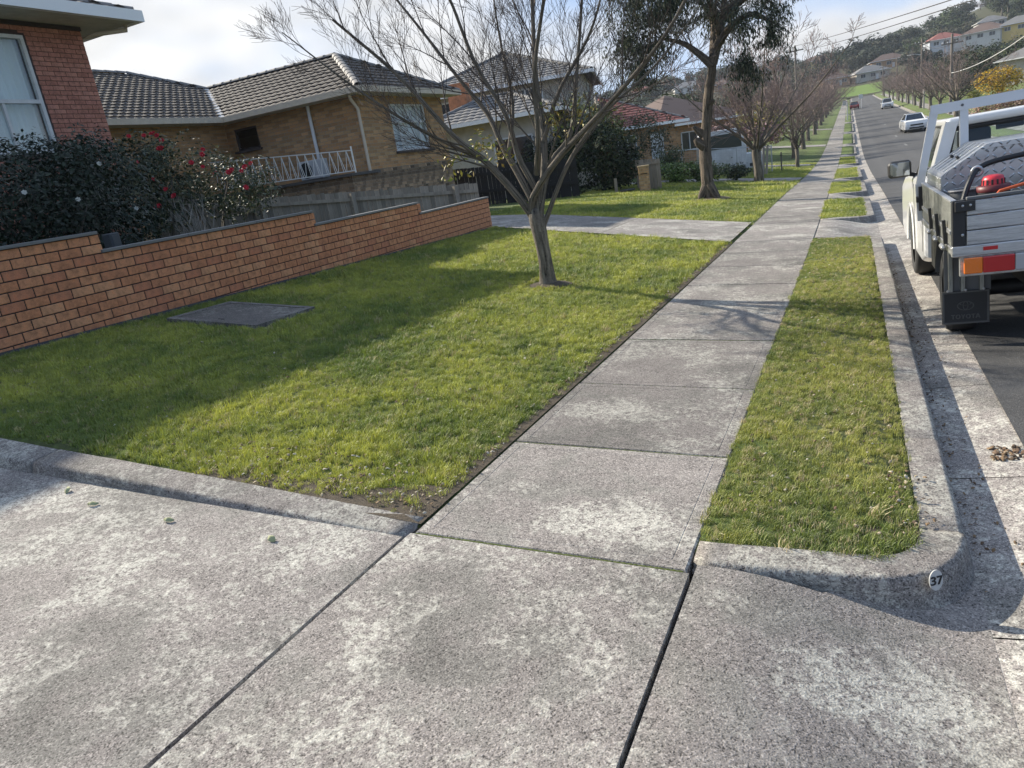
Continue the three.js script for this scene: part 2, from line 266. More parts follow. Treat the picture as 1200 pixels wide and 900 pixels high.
// ------------------------------------------------------------------ footpath of single slabs
const pathSlab = (X0, X1, S0, S1, lift, groove = false, tk = 0.1, fY = G) => {           // chamfered slab following the ground
  const c = 0.008, g = new GB(), P4 = (x, s, d) => W(x + DX(s), fY(x + DX(s), s) + lift + d, s);
  const A = [[X0, S0], [X1, S0], [X1, S1], [X0, S1]], I = [[X0 + c, S0 + c], [X1 - c, S0 + c], [X1 - c, S1 - c], [X0 + c, S1 - c]];
  const top = I.map(([x, s]) => P4(x, s, 0)), ed = A.map(([x, s]) => P4(x, s, -c)), bo = A.map(([x, s]) => P4(x, s, -tk)), uv = (p) => [p.x, -p.z];
  if (groove) {                                            // tooled margin: a shallow groove a hand's width in from the edge
    const ring = (m, d) => [[X0 + m, S0 + m], [X1 - m, S0 + m], [X1 - m, S1 - m], [X0 + m, S1 - m]].map(([x, s]) => P4(x, s, d)), rs = [top, ring(0.064, 0), ring(0.066, -0.0014), ring(0.069, -0.0014), ring(0.071, 0)];
    for (let q = 0; q < rs.length - 1; q++) for (let k = 0; k < 4; k++) { const n = (k + 1) % 4, a = [rs[q][k], rs[q][n], rs[q + 1][n], rs[q + 1][k]]; g.quad(...a, undefined, a.map(uv)); }
    const l = rs[rs.length - 1]; g.quad(...l, undefined, l.map(uv));
  } else g.quad(...top, undefined, top.map(uv));
  for (let k = 0; k < 4; k++) { const n = (k + 1) % 4; g.quad(ed[k], ed[n], top[n], top[k], undefined, [ed[k], ed[n], top[n], top[k]].map(uv)); g.quad(bo[k], bo[n], ed[n], ed[k]); }
  return g.build();
};
{
  const path = struct('footpath', 'grey concrete footpath of single slabs running up the street', 'footpath');
  const r = rng(5), cuts = [2.391, 3.52, 4.68, 5.98, 7.25, 8.6, 9.95, 11.3, 12.6, 13.9, 15.3]; for (let s = 16.6; s < 292; s += s < 60 ? 1.35 : s < 120 ? 3.2 : 8) cuts.push(s);
  for (let k = 0; k < cuts.length - 1; k++) { const near = k < 12, o = near ? 0.005 : 0.004; const tones = [1, 2, 2, 0, 0, 0, 2, 0, 1, 1]; part(path, 'slab', pathSlab(-1.83, -0.6, cuts[k] + o, cuts[k + 1] - o, 0.002 + 0.006 * (r() - 0.5), near), M.path[near && k < 10 ? tones[k] : Math.floor(r() * 4)]); }
  const mg = new GB(), r2 = rng(8);                       // moss packed into the near joints
  for (const [s, w, d] of [[2.389, 0.0065, -0.003], [3.52, 0.004, -0.007], [4.68, 0.0035, -0.008], [5.98, 0.003, -0.008]]) mg.grid((u, v) => { const X = lerp(-1.82, -0.61, u); return W(X, G(X, s) + d + (v === 0.5 ? 0.006 : 0) + 0.004 * r2(), s + (v - 0.5) * 2 * w); }, 160, 2);
  part(path, 'joint_moss', mg.build(), std([0.075, 0.095, 0.02], 1)).userData.kind = 'stuff';
}
// kerb, gutter, road on both sides
const gutY = (x, S) => P(S) + (x < 4 ? -0.145 + 0.035 * clamp((x - 0.38) / 0.4) : -0.145 + 0.035 * clamp((RR - x) / 0.4));
const roadY = (x, S) => P(S) - 0.106 + 0.055 * (1 - Math.pow((x - 4.1) / 3.4, 2));
const SW = [];                                            // sample stations along the street
for (let s = -14; s < 24; s += 0.5) SW.push(s); for (let s = 24; s < 80; s += 2) SW.push(s); for (let s = 80; s <= 302; s += 4) SW.push(s);
function sheet(x0, x1, nx, fy, lift = 0) { const g = new GB(); g.grid((u, v) => { const S = SW[Math.round(v * (SW.length - 1))], x = lerp(x0, x1, u); return W(x + DX(S), fy(x, S) + lift, S); }, nx, SW.length - 1, (a) => [a.x, -a.z]); return g.build(); }
{
  const road = struct('road', 'grey asphalt street dipping and climbing to the hill', 'road');
  part(road, 'asphalt', sheet(0.77, RR - 0.38, 8, roadY), M.asphalt);
  M.mark = std([0.16, 0.16, 0.155], 0.9);
  for (const s of [39, 58, 70, 92]) { const g = new GB(); g.grid((u, v) => { const S = s + v * 2.4, x = 3.4 + u * 0.14; return W(x + DX(S), roadY(x, S) + 0.006, S); }, 1, 2); part(road, 'centre_dash', g.build(), M.mark); }
  const gut = struct('gutter', 'pale concrete gutter between kerb and asphalt', 'gutter');
  const cut = [-14, -3, -0.6, 1.2, 2.45, 3.75, 5.2, 6.9, 8.6, 10.4, 12.3, 14.6, 17, 20, 24, 29, 35, 42, 50, 60, 75, 95, 120, 150, 200, 300];
  for (let k = 0; k < cut.length - 1; k++) for (const [a, b] of [[0.385, 0.78], [RR - 0.385, RR]]) {
    const g = new GB(), n = Math.max(1, Math.ceil((cut[k + 1] - cut[k]) / 4)); g.grid((u, v) => { const S = lerp(cut[k] + 0.004, cut[k + 1] - 0.004, v), x = lerp(a, b, u); return W(x + DX(S), gutY(x, S), S); }, 2, n, (q) => [q.x, -q.z]);
    part(gut, 'gutter_length', g.build(), M.gutter);
  }
  part(gut, 'gutter_bed', (() => { const g = new GB(); for (const [a, b] of [[0.36, 0.79], [RR - 0.39, RR + 0.02]]) g.grid((u, v) => { const S = SW[Math.round(v * (SW.length - 1))], x = lerp(a, b, u); return W(x + DX(S), gutY(x, S) - 0.012, S); }, 1, SW.length - 1); return g.build(); })(), M.joint);
}
// kerbs: a rounded upstand swept along its outer top edge; line = [[X,S,height over the surface in front]]
function sweepKerb(line, wTop, back, baseY, topY) {       // back: unit side on which the grass lies, as a function of the tangent
  const g = new GB(), prof = (h) => [[wTop, -0.12], [wTop, -0.004], [wTop - 0.006, 0.004], [0.03, 0.002], [0.012, -0.006], [0.002, -0.024], [-0.012, -0.6 * h - 0.02], [-0.03, -h - 0.03]];
  const n = prof(0.1).length, k = g.n, cum = [0, 0.116, 0.126, 0.256, 0.276, 0.296, 0.37, 0.43]; let L = 0;
  line.forEach(([X, S, h], i) => {
    const a = line[Math.max(0, i - 1)], b = line[Math.min(line.length - 1, i + 1)]; let tx = b[0] - a[0], ts = b[1] - a[1]; const q = Math.hypot(tx, ts); tx /= q; ts /= q;
    const bx = back * -ts, bs = back * tx; if (i) L += Math.hypot(X - line[i - 1][0], S - line[i - 1][1]);
    prof(h).forEach(([w, d], j) => { const x = X + bx * w, s = S + bs * w; g.v(W(x, topY(X, S) + d + 0.004 * (noise3(L * 9, j, X) - 0.5), s), cum[j], L); });
  });
  for (let i = 0; i < line.length - 1; i++) for (let j = 0; j < n - 1; j++) { const a = k + i * n + j; g.i.push(a, a + 1, a + n + 1, a, a + n + 1, a + n); }
  for (const e of [0, line.length - 1]) { const c = k + e * n; for (let j = 1; j < n - 1; j++) e ? g.i.push(c, c + j, c + j + 1) : g.i.push(c, c + j + 1, c + j); }
  return g.build();
}
const crossY = (x, S) => P(S) + lerp(0.028, -0.142, Math.pow(sstep(-0.56, 0.40, x), 1.12));
{
  const kerb = struct('kerb', 'grey concrete kerb curving round the ends of each grass strip', 'kerb');
  STRIPS.forEach(([s0, s1], q) => {
    const top = (X, S) => P(S) - 0.05 * Math.min(X - DX(S), 0.4) + 0.009 * sstep(-0.58, -0.3, X - DX(S)) - 0.001, ln = [];
    const near = q === 0;
    // near return: from the path edge, round the corner, then along the street
    const add = (x, s, h) => ln.push([x + DX(s), s, h]);
    for (let k = 0; k <= 8; k++) { const u = k / 8; add(lerp(-0.59, 0.02, u), s0 + 0.02 + 0.04 * u * u, 0.003 + 0.085 * Math.pow(u, 1.15)); }
    for (let k = 1; k <= 12; k++) { const a = (k / 12) * Math.PI / 2; add(0.02 + 0.365 * Math.sin(a), s0 + 0.06 + 0.44 * (1 - Math.cos(a)), 0.088 + 0.035 * (k / 12)); }
    for (let s = s0 + 0.7; s < s1 - 0.5; s += near ? 0.4 : Math.min(4, Math.max(0.8, s0 / 20))) add(0.385, s, 0.12);
    for (let k = 0; k <= 8; k++) { const a = (k / 8) * Math.PI / 2; add(0.02 + 0.365 * Math.cos(a), s1 - 0.44 + 0.42 * Math.sin(a), 0.12 - 0.03 * k / 8); }
    for (let k = 1; k <= 4; k++) add(lerp(0.02, -0.54, k / 4), s1 - 0.02, 0.09 * (1 - k / 4));
    // split into poured lengths with a hairline joint
    const cuts = near ? [0, 20, 23, 29, 35, 41, ln.length - 1] : [0, 20, ln.length - 1];
    for (let k = 0; k < cuts.length - 1; k++) { if (cuts[k + 1] <= cuts[k]) continue; const seg = ln.slice(cuts[k], cuts[k + 1] + 1).map((p) => p.slice()); const e = seg[seg.length - 1], d = seg[seg.length - 2]; if (k < cuts.length - 2) { const L = Math.hypot(e[0] - d[0], e[1] - d[1]), t = 1 - 0.006 / L; e[0] = lerp(d[0], e[0], t); e[1] = lerp(d[1], e[1], t); } part(kerb, 'kerb_length', sweepKerb(seg, 0.165, 1, null, top), M.kerb); }
  });
  // painted house number on the rounded corner
  const font = await new FontLoader().loadAsync('fonts/droid/droid_sans_bold.typeface.json');
  globalThis.FONT = font;
  { const a = 0.62, c = W(0.02 + 0.365 * Math.sin(a) + 0.012 * Math.sin(a), P(2.6) - 0.012, 2.51 + 0.44 * (1 - Math.cos(a)) - 0.012 * Math.cos(a));
    const nrm = V(Math.sin(a) * 0.99, 0.13, Math.cos(a) * 0.99).normalize(), q = new THREE.Quaternion().setFromUnitVectors(V(0, 0, 1), nrm);
    const disc = new THREE.CylinderGeometry(0.034, 0.034, 0.004, 32).rotateX(Math.PI / 2).scale(0.8, 1.15, 1); const dm = part(kerb, 'number_plate', disc, std([0.55, 0.55, 0.53], 0.7, { map: T.stain })); dm.position.copy(c).addScaledVector(nrm, 0.014); dm.quaternion.copy(q);
    const t = new TextGeometry('37', { font, size: 0.032, depth: 0.002, curveSegments: 4 }); t.center(); const tm = part(kerb, 'number', t, std([0.015, 0.015, 0.015], 0.8)); tm.position.copy(c).addScaledVector(nrm, 0.0175); tm.quaternion.copy(q); }
  // right-hand kerb
  const rl = []; for (let s = -14; s <= 300; s += s < 60 ? 2 : 5) rl.push([RR + DX(s), s, 0.12]);
  part(kerb, 'kerb_length', sweepKerb(rl, 0.15, -1, null, (X, S) => P(S) + 0.008), M.kerb);
}
// near driveway: three poured slabs and the low kerb on the lawn side
const driveY = (X, S) => P(S) + 0.0915 + 0.092 * (-1.83 - X);
{
  const d = struct('driveway', 'wide worn concrete driveway with dark joints and pale lichen blotches', 'driveway');
  const sl = (x0, x1, s0, s1, fy, m, n = 10) => { const g = new GB(), e = 0.02; g.grid((u, v) => { const S = lerp(s0, s1, v), X = lerp(x0, x1, u), b = Math.min(Math.min(u, 1 - u) * (x1 - x0), Math.min(v, 1 - v) * (s1 - s0)); return W(X, fy(X, S) + 0.003 * (fbm3(X * 1.2, 3, S * 1.2, 3) - 0.5), S); }, n, n, (a) => [a.x, -a.z]);
    // turned-down sides so that the joints are real gaps
    const c = [[x0, s0], [x1, s0], [x1, s1], [x0, s1]]; for (let k = 0; k < 4; k++) { const p = c[k], q = c[(k + 1) % 4]; g.quad(W(p[0], fy(...p) - 0.1, p[1]), W(q[0], fy(...q) - 0.1, q[1]), W(q[0], fy(...q), q[1]), W(p[0], fy(...p), p[1])); }
    part(d, 'slab', g.build(), m); };
  sl(-1.845, -0.588, -4, 2.382, (X, S) => G(X, S) + 0.002, M.drive, 14);
  sl(-6.4, -1.865, -4, 2.345, driveY, M.driveB, 18);
  sl(-14, -6.41, -4, 2.345, driveY, M.driveB, 6);
  { const g = new GB(), sE = (X) => 2.455 + 0.6 * sstep(-0.12, 0.12, X); g.grid((u, v) => { const X = lerp(-0.570, 0.405, u), S = v < 0.75 ? lerp(-4, 2.40, v / 0.75) : lerp(2.40, sE(X), (v - 0.75) / 0.25); return W(X, crossY(X, S), S); }, 24, 24, (a) => [a.x, -a.z]); g.quad(W(-0.570, crossY(-0.57, -4) - 0.1, -4), W(-0.570, crossY(-0.57, 2.45) - 0.1, 2.45), W(-0.570, crossY(-0.57, 2.45), 2.45), W(-0.570, crossY(-0.57, -4), -4)); part(d, 'slab', g.build(), M.driveC); }
  part(d, 'joint_filler', (() => { const g = new GB(); g.quad(W(-14, driveY(-14, -4) - 0.05, -4), W(0.3, P(-4) - 0.19, -4), W(0.3, P(2.44) - 0.19, 2.44), W(-14, driveY(-14, 2.44) - 0.05, 2.44)); return g.build(); })(), M.joint);
  const low = [[], []]; for (let k = 0; k <= 24; k++) { const u = k / 24, X = lerp(-1.85, -4.36, u); low[0].push([X, 2.365 - 0.05 * u, 0.002 + 0.075 * Math.pow(u, 0.8)]); } for (let k = 0; k <= 8; k++) { const X = lerp(-4.375, -8.5, k / 8); low[1].push([X, 2.31 - 0.02 * k / 8, 0.08]); }
  const lk = struct('driveway_edging', 'low concrete edging kerb between lawn and driveway', 'kerb');
  for (const l of low) part(lk, 'edging_length', sweepKerb(l.map((a) => [a[0], a[1] - 0.03, a[2]]), 0.19, -1, null, (X, S) => driveY(X, 2.31) + 0.003 + 0.012 * clamp((-2.1 - X) / 1.2, 0, 1) + 0.0205 * Math.max(0, -1.92 - X)), M.kerb);
}
// crossovers between the nature strips and the neighbours' driveways over the lawn
const NEIGH = [[[-1.87, 12.45], [-1.87, 15.5], [-9.5, 18.0], [-9.5, 15.3]], [[-1.87, 30.6], [-1.87, 33.6], [-9.5, 34.3], [-9.5, 31.3]], [[-1.87, 44.5], [-1.87, 47], [-9.5, 47], [-9.5, 44.5]], [[-1.87, 68], [-1.87, 70.5], [-12, 70.5], [-12, 68]], [[-1.87, 96], [-1.87, 98.5], [-12, 98.5], [-12, 96]]];
{
  const cr = struct('crossovers', 'pale concrete vehicle crossings between the grass strips', 'crossing');
  for (let k = 0; k < STRIPS.length - 1; k++) { const a = STRIPS[k][1] + 0.01, b = STRIPS[k + 1][0] - 0.01; const g = new GB(); g.grid((u, v) => { const S = lerp(a - 0.6 * sstep(0.4, 0.6, u), b + 0.6 * sstep(0.4, 0.6, u), v), x = lerp(-0.59, 0.40, u); return W(x + DX(S), crossY(x, S), S); }, 16, 3, (q) => [q.x, -q.z]); part(cr, 'crossing', g.build(), M.path[1]); }
  NEIGH.forEach(([p0, p1, p2, p3], q) => {
    const dr = struct('side_driveway', ['concrete driveway beside the end of the brick garden wall', 'concrete driveway beyond the gum tree with a gravel edge', 'narrow concrete driveway past the small staked tree', 'concrete driveway crossing the lawn in the street dip', 'far concrete driveway on the rising lawns'][q], 'driveway'), n = q ? 2 : 3;
    for (let k = 0; k < n; k++) { const g = new GB(); g.grid((u, v) => { const uu = lerp((k + 0.002) / n, (k + 0.998) / n, u), X = lerp(lerp(p0[0], p3[0], uu), lerp(p1[0], p2[0], uu), v), S = lerp(lerp(p0[1], p3[1], uu), lerp(p1[1], p2[1], uu), v); return W(X + DX(S), G(X + DX(S), S) + 0.028, S); }, 4, 3, (a) => [a.x, -a.z]); part(dr, 'slab', g.build(), M.path[[1, 3, 1][k]]); }
  });
  // right-hand footpath
  const rp = struct('far_footpath', 'narrow concrete footpath on the other side of the street', 'footpath', (() => { const g = new GB(); g.grid((u, v) => { const S = lerp(20, 290, v), x = lerp(RR + 1.6, RR + 2.9, u); return W(x + DX(S), G(x + DX(S), S) + 0.03, S); }, 1, 60, (a) => [a.x, -a.z]); return g.build(); })(), M.path[3]);
}
// ------------------------------------------------------------------ brick garden wall in four steps
function brickGeo(L, H, D, c = 0.004) {                   // face towards +x, chamfered
  const g = new GB(), f = [V(0, c, c), V(0, H - c, c), V(0, H - c, L - c), V(0, c, L - c)], e = [V(-c, 0, 0), V(-c, H, 0), V(-c, H, L), V(-c, 0, L)], b = e.map((p) => V(-D, p.y, p.z)), uv = (p) => [p.z * 3, p.y * 3];
  g.quad(...f, undefined, f.map(uv)); for (let k = 0; k < 4; k++) { const n = (k + 1) % 4; g.quad(e[k], e[n], f[n], f[k], undefined, [e[k], e[n], f[n], f[k]].map(uv)); g.quad(b[k], b[n], e[n], e[k]); }
  return g.build();
}
const brickMats = (cols) => cols.map((c, k) => { const t = T.brickFace.clone(); t.offset.set(k * 0.19, k * 0.37); t.needsUpdate = true; return std(c, 0.82, { map: t, bumpMap: T.brickBump, bumpScale: 0.004 }); });
M.brickOrange = brickMats([[0.64, 0.285, 0.135], [0.60, 0.250, 0.115], [0.67, 0.320, 0.158], [0.55, 0.228, 0.108], [0.62, 0.270, 0.130], [0.52, 0.208, 0.106]]);
M.mortarDark = std([0.035, 0.030, 0.028], 1, { map: T.stain });
M.cap = std([0.19, 0.19, 0.185], 0.6, { map: rep(T.stain, 1 / 0.7), bumpMap: T.brickBump, bumpScale: 0.002 });
{
  const w = thing('garden_wall', 'stepped orange brick garden wall with dark mortar and thin dark capping', 'wall', [-7.2, 0, 0]);
  const steps = [[2.42, 5.17, 1.545], [5.17, 8.62, 1.35], [8.62, 11.55, 1.155], [11.55, 14.42, 0.962]], CH = 0.0975, BL = 0.242, list = [], r = rng(21);
  const g4 = [brickGeo(BL - 0.011, CH - 0.011, 0.1), brickGeo(BL / 2 - 0.011, CH - 0.011, 0.1)];
  const core = new GB();
  steps.forEach(([s0, s1, top], q) => {
    core.box(-0.108, -0.007, G(-7.2, s1) - 0.15, top - 0.036, -s1, -s0);
    const n = Math.ceil((top - G(-7.2, s1)) / CH) + 1;
    for (let c = 0; c < n; c++) {
      const y = top - 0.036 - (c + 1) * CH + 0.0055, odd = (c + q * 2) % 2; let s = s0;
      while (s < s1 - 0.02) {
        let half = (odd && s === s0), L = half ? BL / 2 : BL; if (s + L > s1 + 0.01) { if (s1 - s < BL * 0.75) { half = true; L = BL / 2; } else L = BL; }
        const gy = G(-7.2, s + L / 2); if (y + CH > gy - 0.02) list.push({ s, y, half, gy });
        s += L;
      }
    }
    const cp = Math.max(2, Math.round((s1 - s0) / 1.15)); for (let k = 0; k < cp; k++) { const a = lerp(s0, s1, k / cp) + (q && !k ? 0.0 : 0.002), b = lerp(s0, s1, (k + 1) / cp) - 0.002 + (k === cp - 1 ? 0.012 : 0); const m = part(w, 'capping_slab', rbox(0.15, 0.034, b - a, 0.006), M.cap); m.position.set(-0.05, top - 0.018 + 0.003 * (r() - 0.5), -(a + b) / 2); }
  });
  part(w, 'wall_core', core.build(), M.mortarDark);
  part(w, 'footing', (() => { const g = new GB(); g.grid((u, v) => { const S = lerp(2.4, 14.42, u), q = [[0.0, 0.0], [0.035, 0.02], [0.055, -0.02], [0.055, -0.1]][Math.round(v * 3)]; return V(q[0], G(-7.2, S) + q[1] + 0.012, -S); }, 40, 3); return g.build(); })(), std([0.05, 0.05, 0.052], 0.9, { map: T.stain }));
  list.sort((a, b) => (a.s * a.s + (a.s < 3.4 ? 400 : 0) + (a.y < a.gy - 0.06 ? 300 : 0)) - (b.s * b.s + (b.s < 3.4 ? 400 : 0) + (b.y < b.gy - 0.06 ? 300 : 0)));
  const rest = [];
  list.forEach((b, k) => {
    const geo = g4[b.half ? 1 : 0], z = -b.s - (b.half ? BL / 2 : BL) + 0.0055, off = 0.004 * (r() - 0.5), mi = Math.floor(r() * 6);
    if (k < 300) { const m = part(w, 'brick', geo, M.brickOrange[mi]); m.position.set(off, b.y, z); } else rest.push(geo.clone().translate(off, b.y, z));
  });
  const o = part(w, 'bricks_beyond', merge(rest), M.brickOrange[4]); o.userData.kind = 'stuff';
}

// ------------------------------------------------------------------ houses: shared pieces
function inPoly(x, y, p) { let c = false; for (let i = 0, j = p.length - 1; i < p.length; j = i++) if ((p[i][1] > y) !== (p[j][1] > y) && x < ((p[j][0] - p[i][0]) * (y - p[i][1])) / (p[j][1] - p[i][1]) + p[i][0]) c = !c; return c; }
// a roof plane laid with curved tiles in courses; poly: its corners, the first two along the eave
function tilePlane(gb, base, poly, tw = 0.3, tl = 0.33, seg = 4, seed = 1) {
  const e = poly[1].clone().sub(poly[0]).normalize(), nn = new THREE.Vector3().crossVectors(e, poly[2].clone().sub(poly[0])).normalize(); if (nn.y < 0) nn.negate();
  const u = new THREE.Vector3().crossVectors(nn, e).normalize(); if (u.y < 0) u.negate();
  const p2 = poly.map((p) => { const d = p.clone().sub(poly[0]); return [d.dot(e), d.dot(u)]; }), xs = p2.map((p) => p[0]), x0 = Math.min(...xs), x1 = Math.max(...xs), y1 = Math.max(...p2.map((p) => p[1])), r = rng(seed);
  for (let k = 1; k < poly.length - 1; k++) base.tri(poly[0], poly[k], poly[k + 1]);
  const at = (x, y, h) => poly[0].clone().addScaledVector(e, x).addScaledVector(u, y).addScaledVector(nn, h);
  for (let row = 0; row * tl < y1; row++) for (let x = x0; x < x1; x += tw) {
    const cy = row * tl; if (!inPoly(x + tw / 2, cy + tl * 0.35, p2)) continue;
    const j = 0.006 * (r() - 0.5), k = gb.n, ya = cy - 0.03, yb = cy + tl;
    for (let i = 0; i <= seg; i++) { const t = i / seg, b = 0.024 * (0.5 - 0.5 * Math.cos(t * 2 * Math.PI)); const X = x + t * tw; gb.v(at(X, ya, 0.050 + b + j), t, 0); gb.v(at(X, yb, 0.016 + b), t, 1); gb.v(at(X, ya, 0.050 + b + j), t, 0); gb.v(at(X, ya, 0.010 + b * 0.3), t, 0.1); }
    for (let i = 0; i < seg; i++) { const a = k + i * 4, b = a + 4; gb.i.push(a, b, b + 1, a, b + 1, a + 1); gb.i.push(a + 3, b + 3, b + 2, a + 3, b + 2, a + 2); }
  }
}
const capGeo = (() => { const g = new GB(); g.grid((u, v) => { const a = (u - 0.5) * Math.PI, r = lerp(0.125, 0.105, v); return V(Math.sin(a) * r, Math.cos(a) * r * 0.72 - 0.02, -v * 0.42); }, 6, 1); g.grid((u, v) => { const a = (u - 0.5) * Math.PI, r = lerp(0.125, 0.10, v); return V(Math.sin(a) * r, Math.cos(a) * r * 0.72 - 0.02, 0); }, 6, 1); return g.build(); })();
function ridgeCaps(parent, a, b, m) { const d = b.clone().sub(a), L = d.length(), n = Math.max(1, Math.round(L / 0.38)); d.normalize(); const s = new THREE.Vector3().crossVectors(d, V(0, 1, 0)).normalize(), u = new THREE.Vector3().crossVectors(s, d); for (let k = 0; k < n; k++) { const o = part(parent, 'ridge_cap', capGeo, m); o.quaternion.setFromRotationMatrix(new THREE.Matrix4().makeBasis(s, u, d.clone().negate())); o.position.copy(a).addScaledVector(d, (k * L) / n).addScaledVector(u, 0.045); } }
function ridgeCapsMerged(a, b) { const d = b.clone().sub(a), L = d.length(), n = Math.max(1, Math.round(L / 0.38)), out = []; d.normalize(); const s = new THREE.Vector3().crossVectors(d, V(0, 1, 0)).normalize(), u = new THREE.Vector3().crossVectors(s, d); for (let k = 0; k < n; k++) { const Mx = new THREE.Matrix4().makeBasis(s, u, d.clone().negate()).setPosition(a.clone().addScaledVector(d, (k * L) / n).addScaledVector(u, 0.045)); out.push(capGeo.clone().applyMatrix4(Mx)); } return out; }
const gutterBar = (gb, a, b, h = 0.13) => { gb.bar(a, b, 0.11, h); };
M.tileDark = std([0.105, 0.086, 0.070], 0.75, { map: rep(T.brickFace, 0.35), bumpMap: T.brickBump, bumpScale: 0.004 });
M.tileCap = std([0.23, 0.215, 0.20], 0.75, { map: T.stain }); M.tileBase = std([0.04, 0.037, 0.035], 1);
M.trimCream = std([0.66, 0.56, 0.43], 0.6, { map: T.stain }); M.soffit = std([0.66, 0.62, 0.54], 0.8, { map: T.stain }); M.white = std([0.72, 0.72, 0.71], 0.5, { map: T.stain }); M.whiteGutter = std([0.78, 0.77, 0.75], 0.4);
M.glass = phys([0.9, 0.95, 0.96], 0.04, { transmission: 1, thickness: 0, ior: 1.5 });
M.dark = std([0.012, 0.012, 0.013], 0.9); M.sill = std([0.06, 0.045, 0.04], 0.8); M.alu = std([0.62, 0.63, 0.64], 0.35, { metalness: 0.6 });
M.curtain = phys([0.82, 0.80, 0.77], 0.95, { transmission: 0.1, thickness: 0 });
function curtain(gb, P0, du, H, n, seed) { const r = rng(seed), ph = r() * 6; gb.grid((u, v) => { const q = u * n * 6.28 + ph, d = 0.035 * Math.sin(q) + 0.02 * Math.sin(q * 2.3 + 1) + 0.01 * Math.sin(q * 0.37); const p = P0.clone().addScaledVector(du, u); p.y += v * H; const nx = V(du.z, 0, -du.x).normalize(); return p.addScaledVector(nx, d); }, n * 10, 4); }

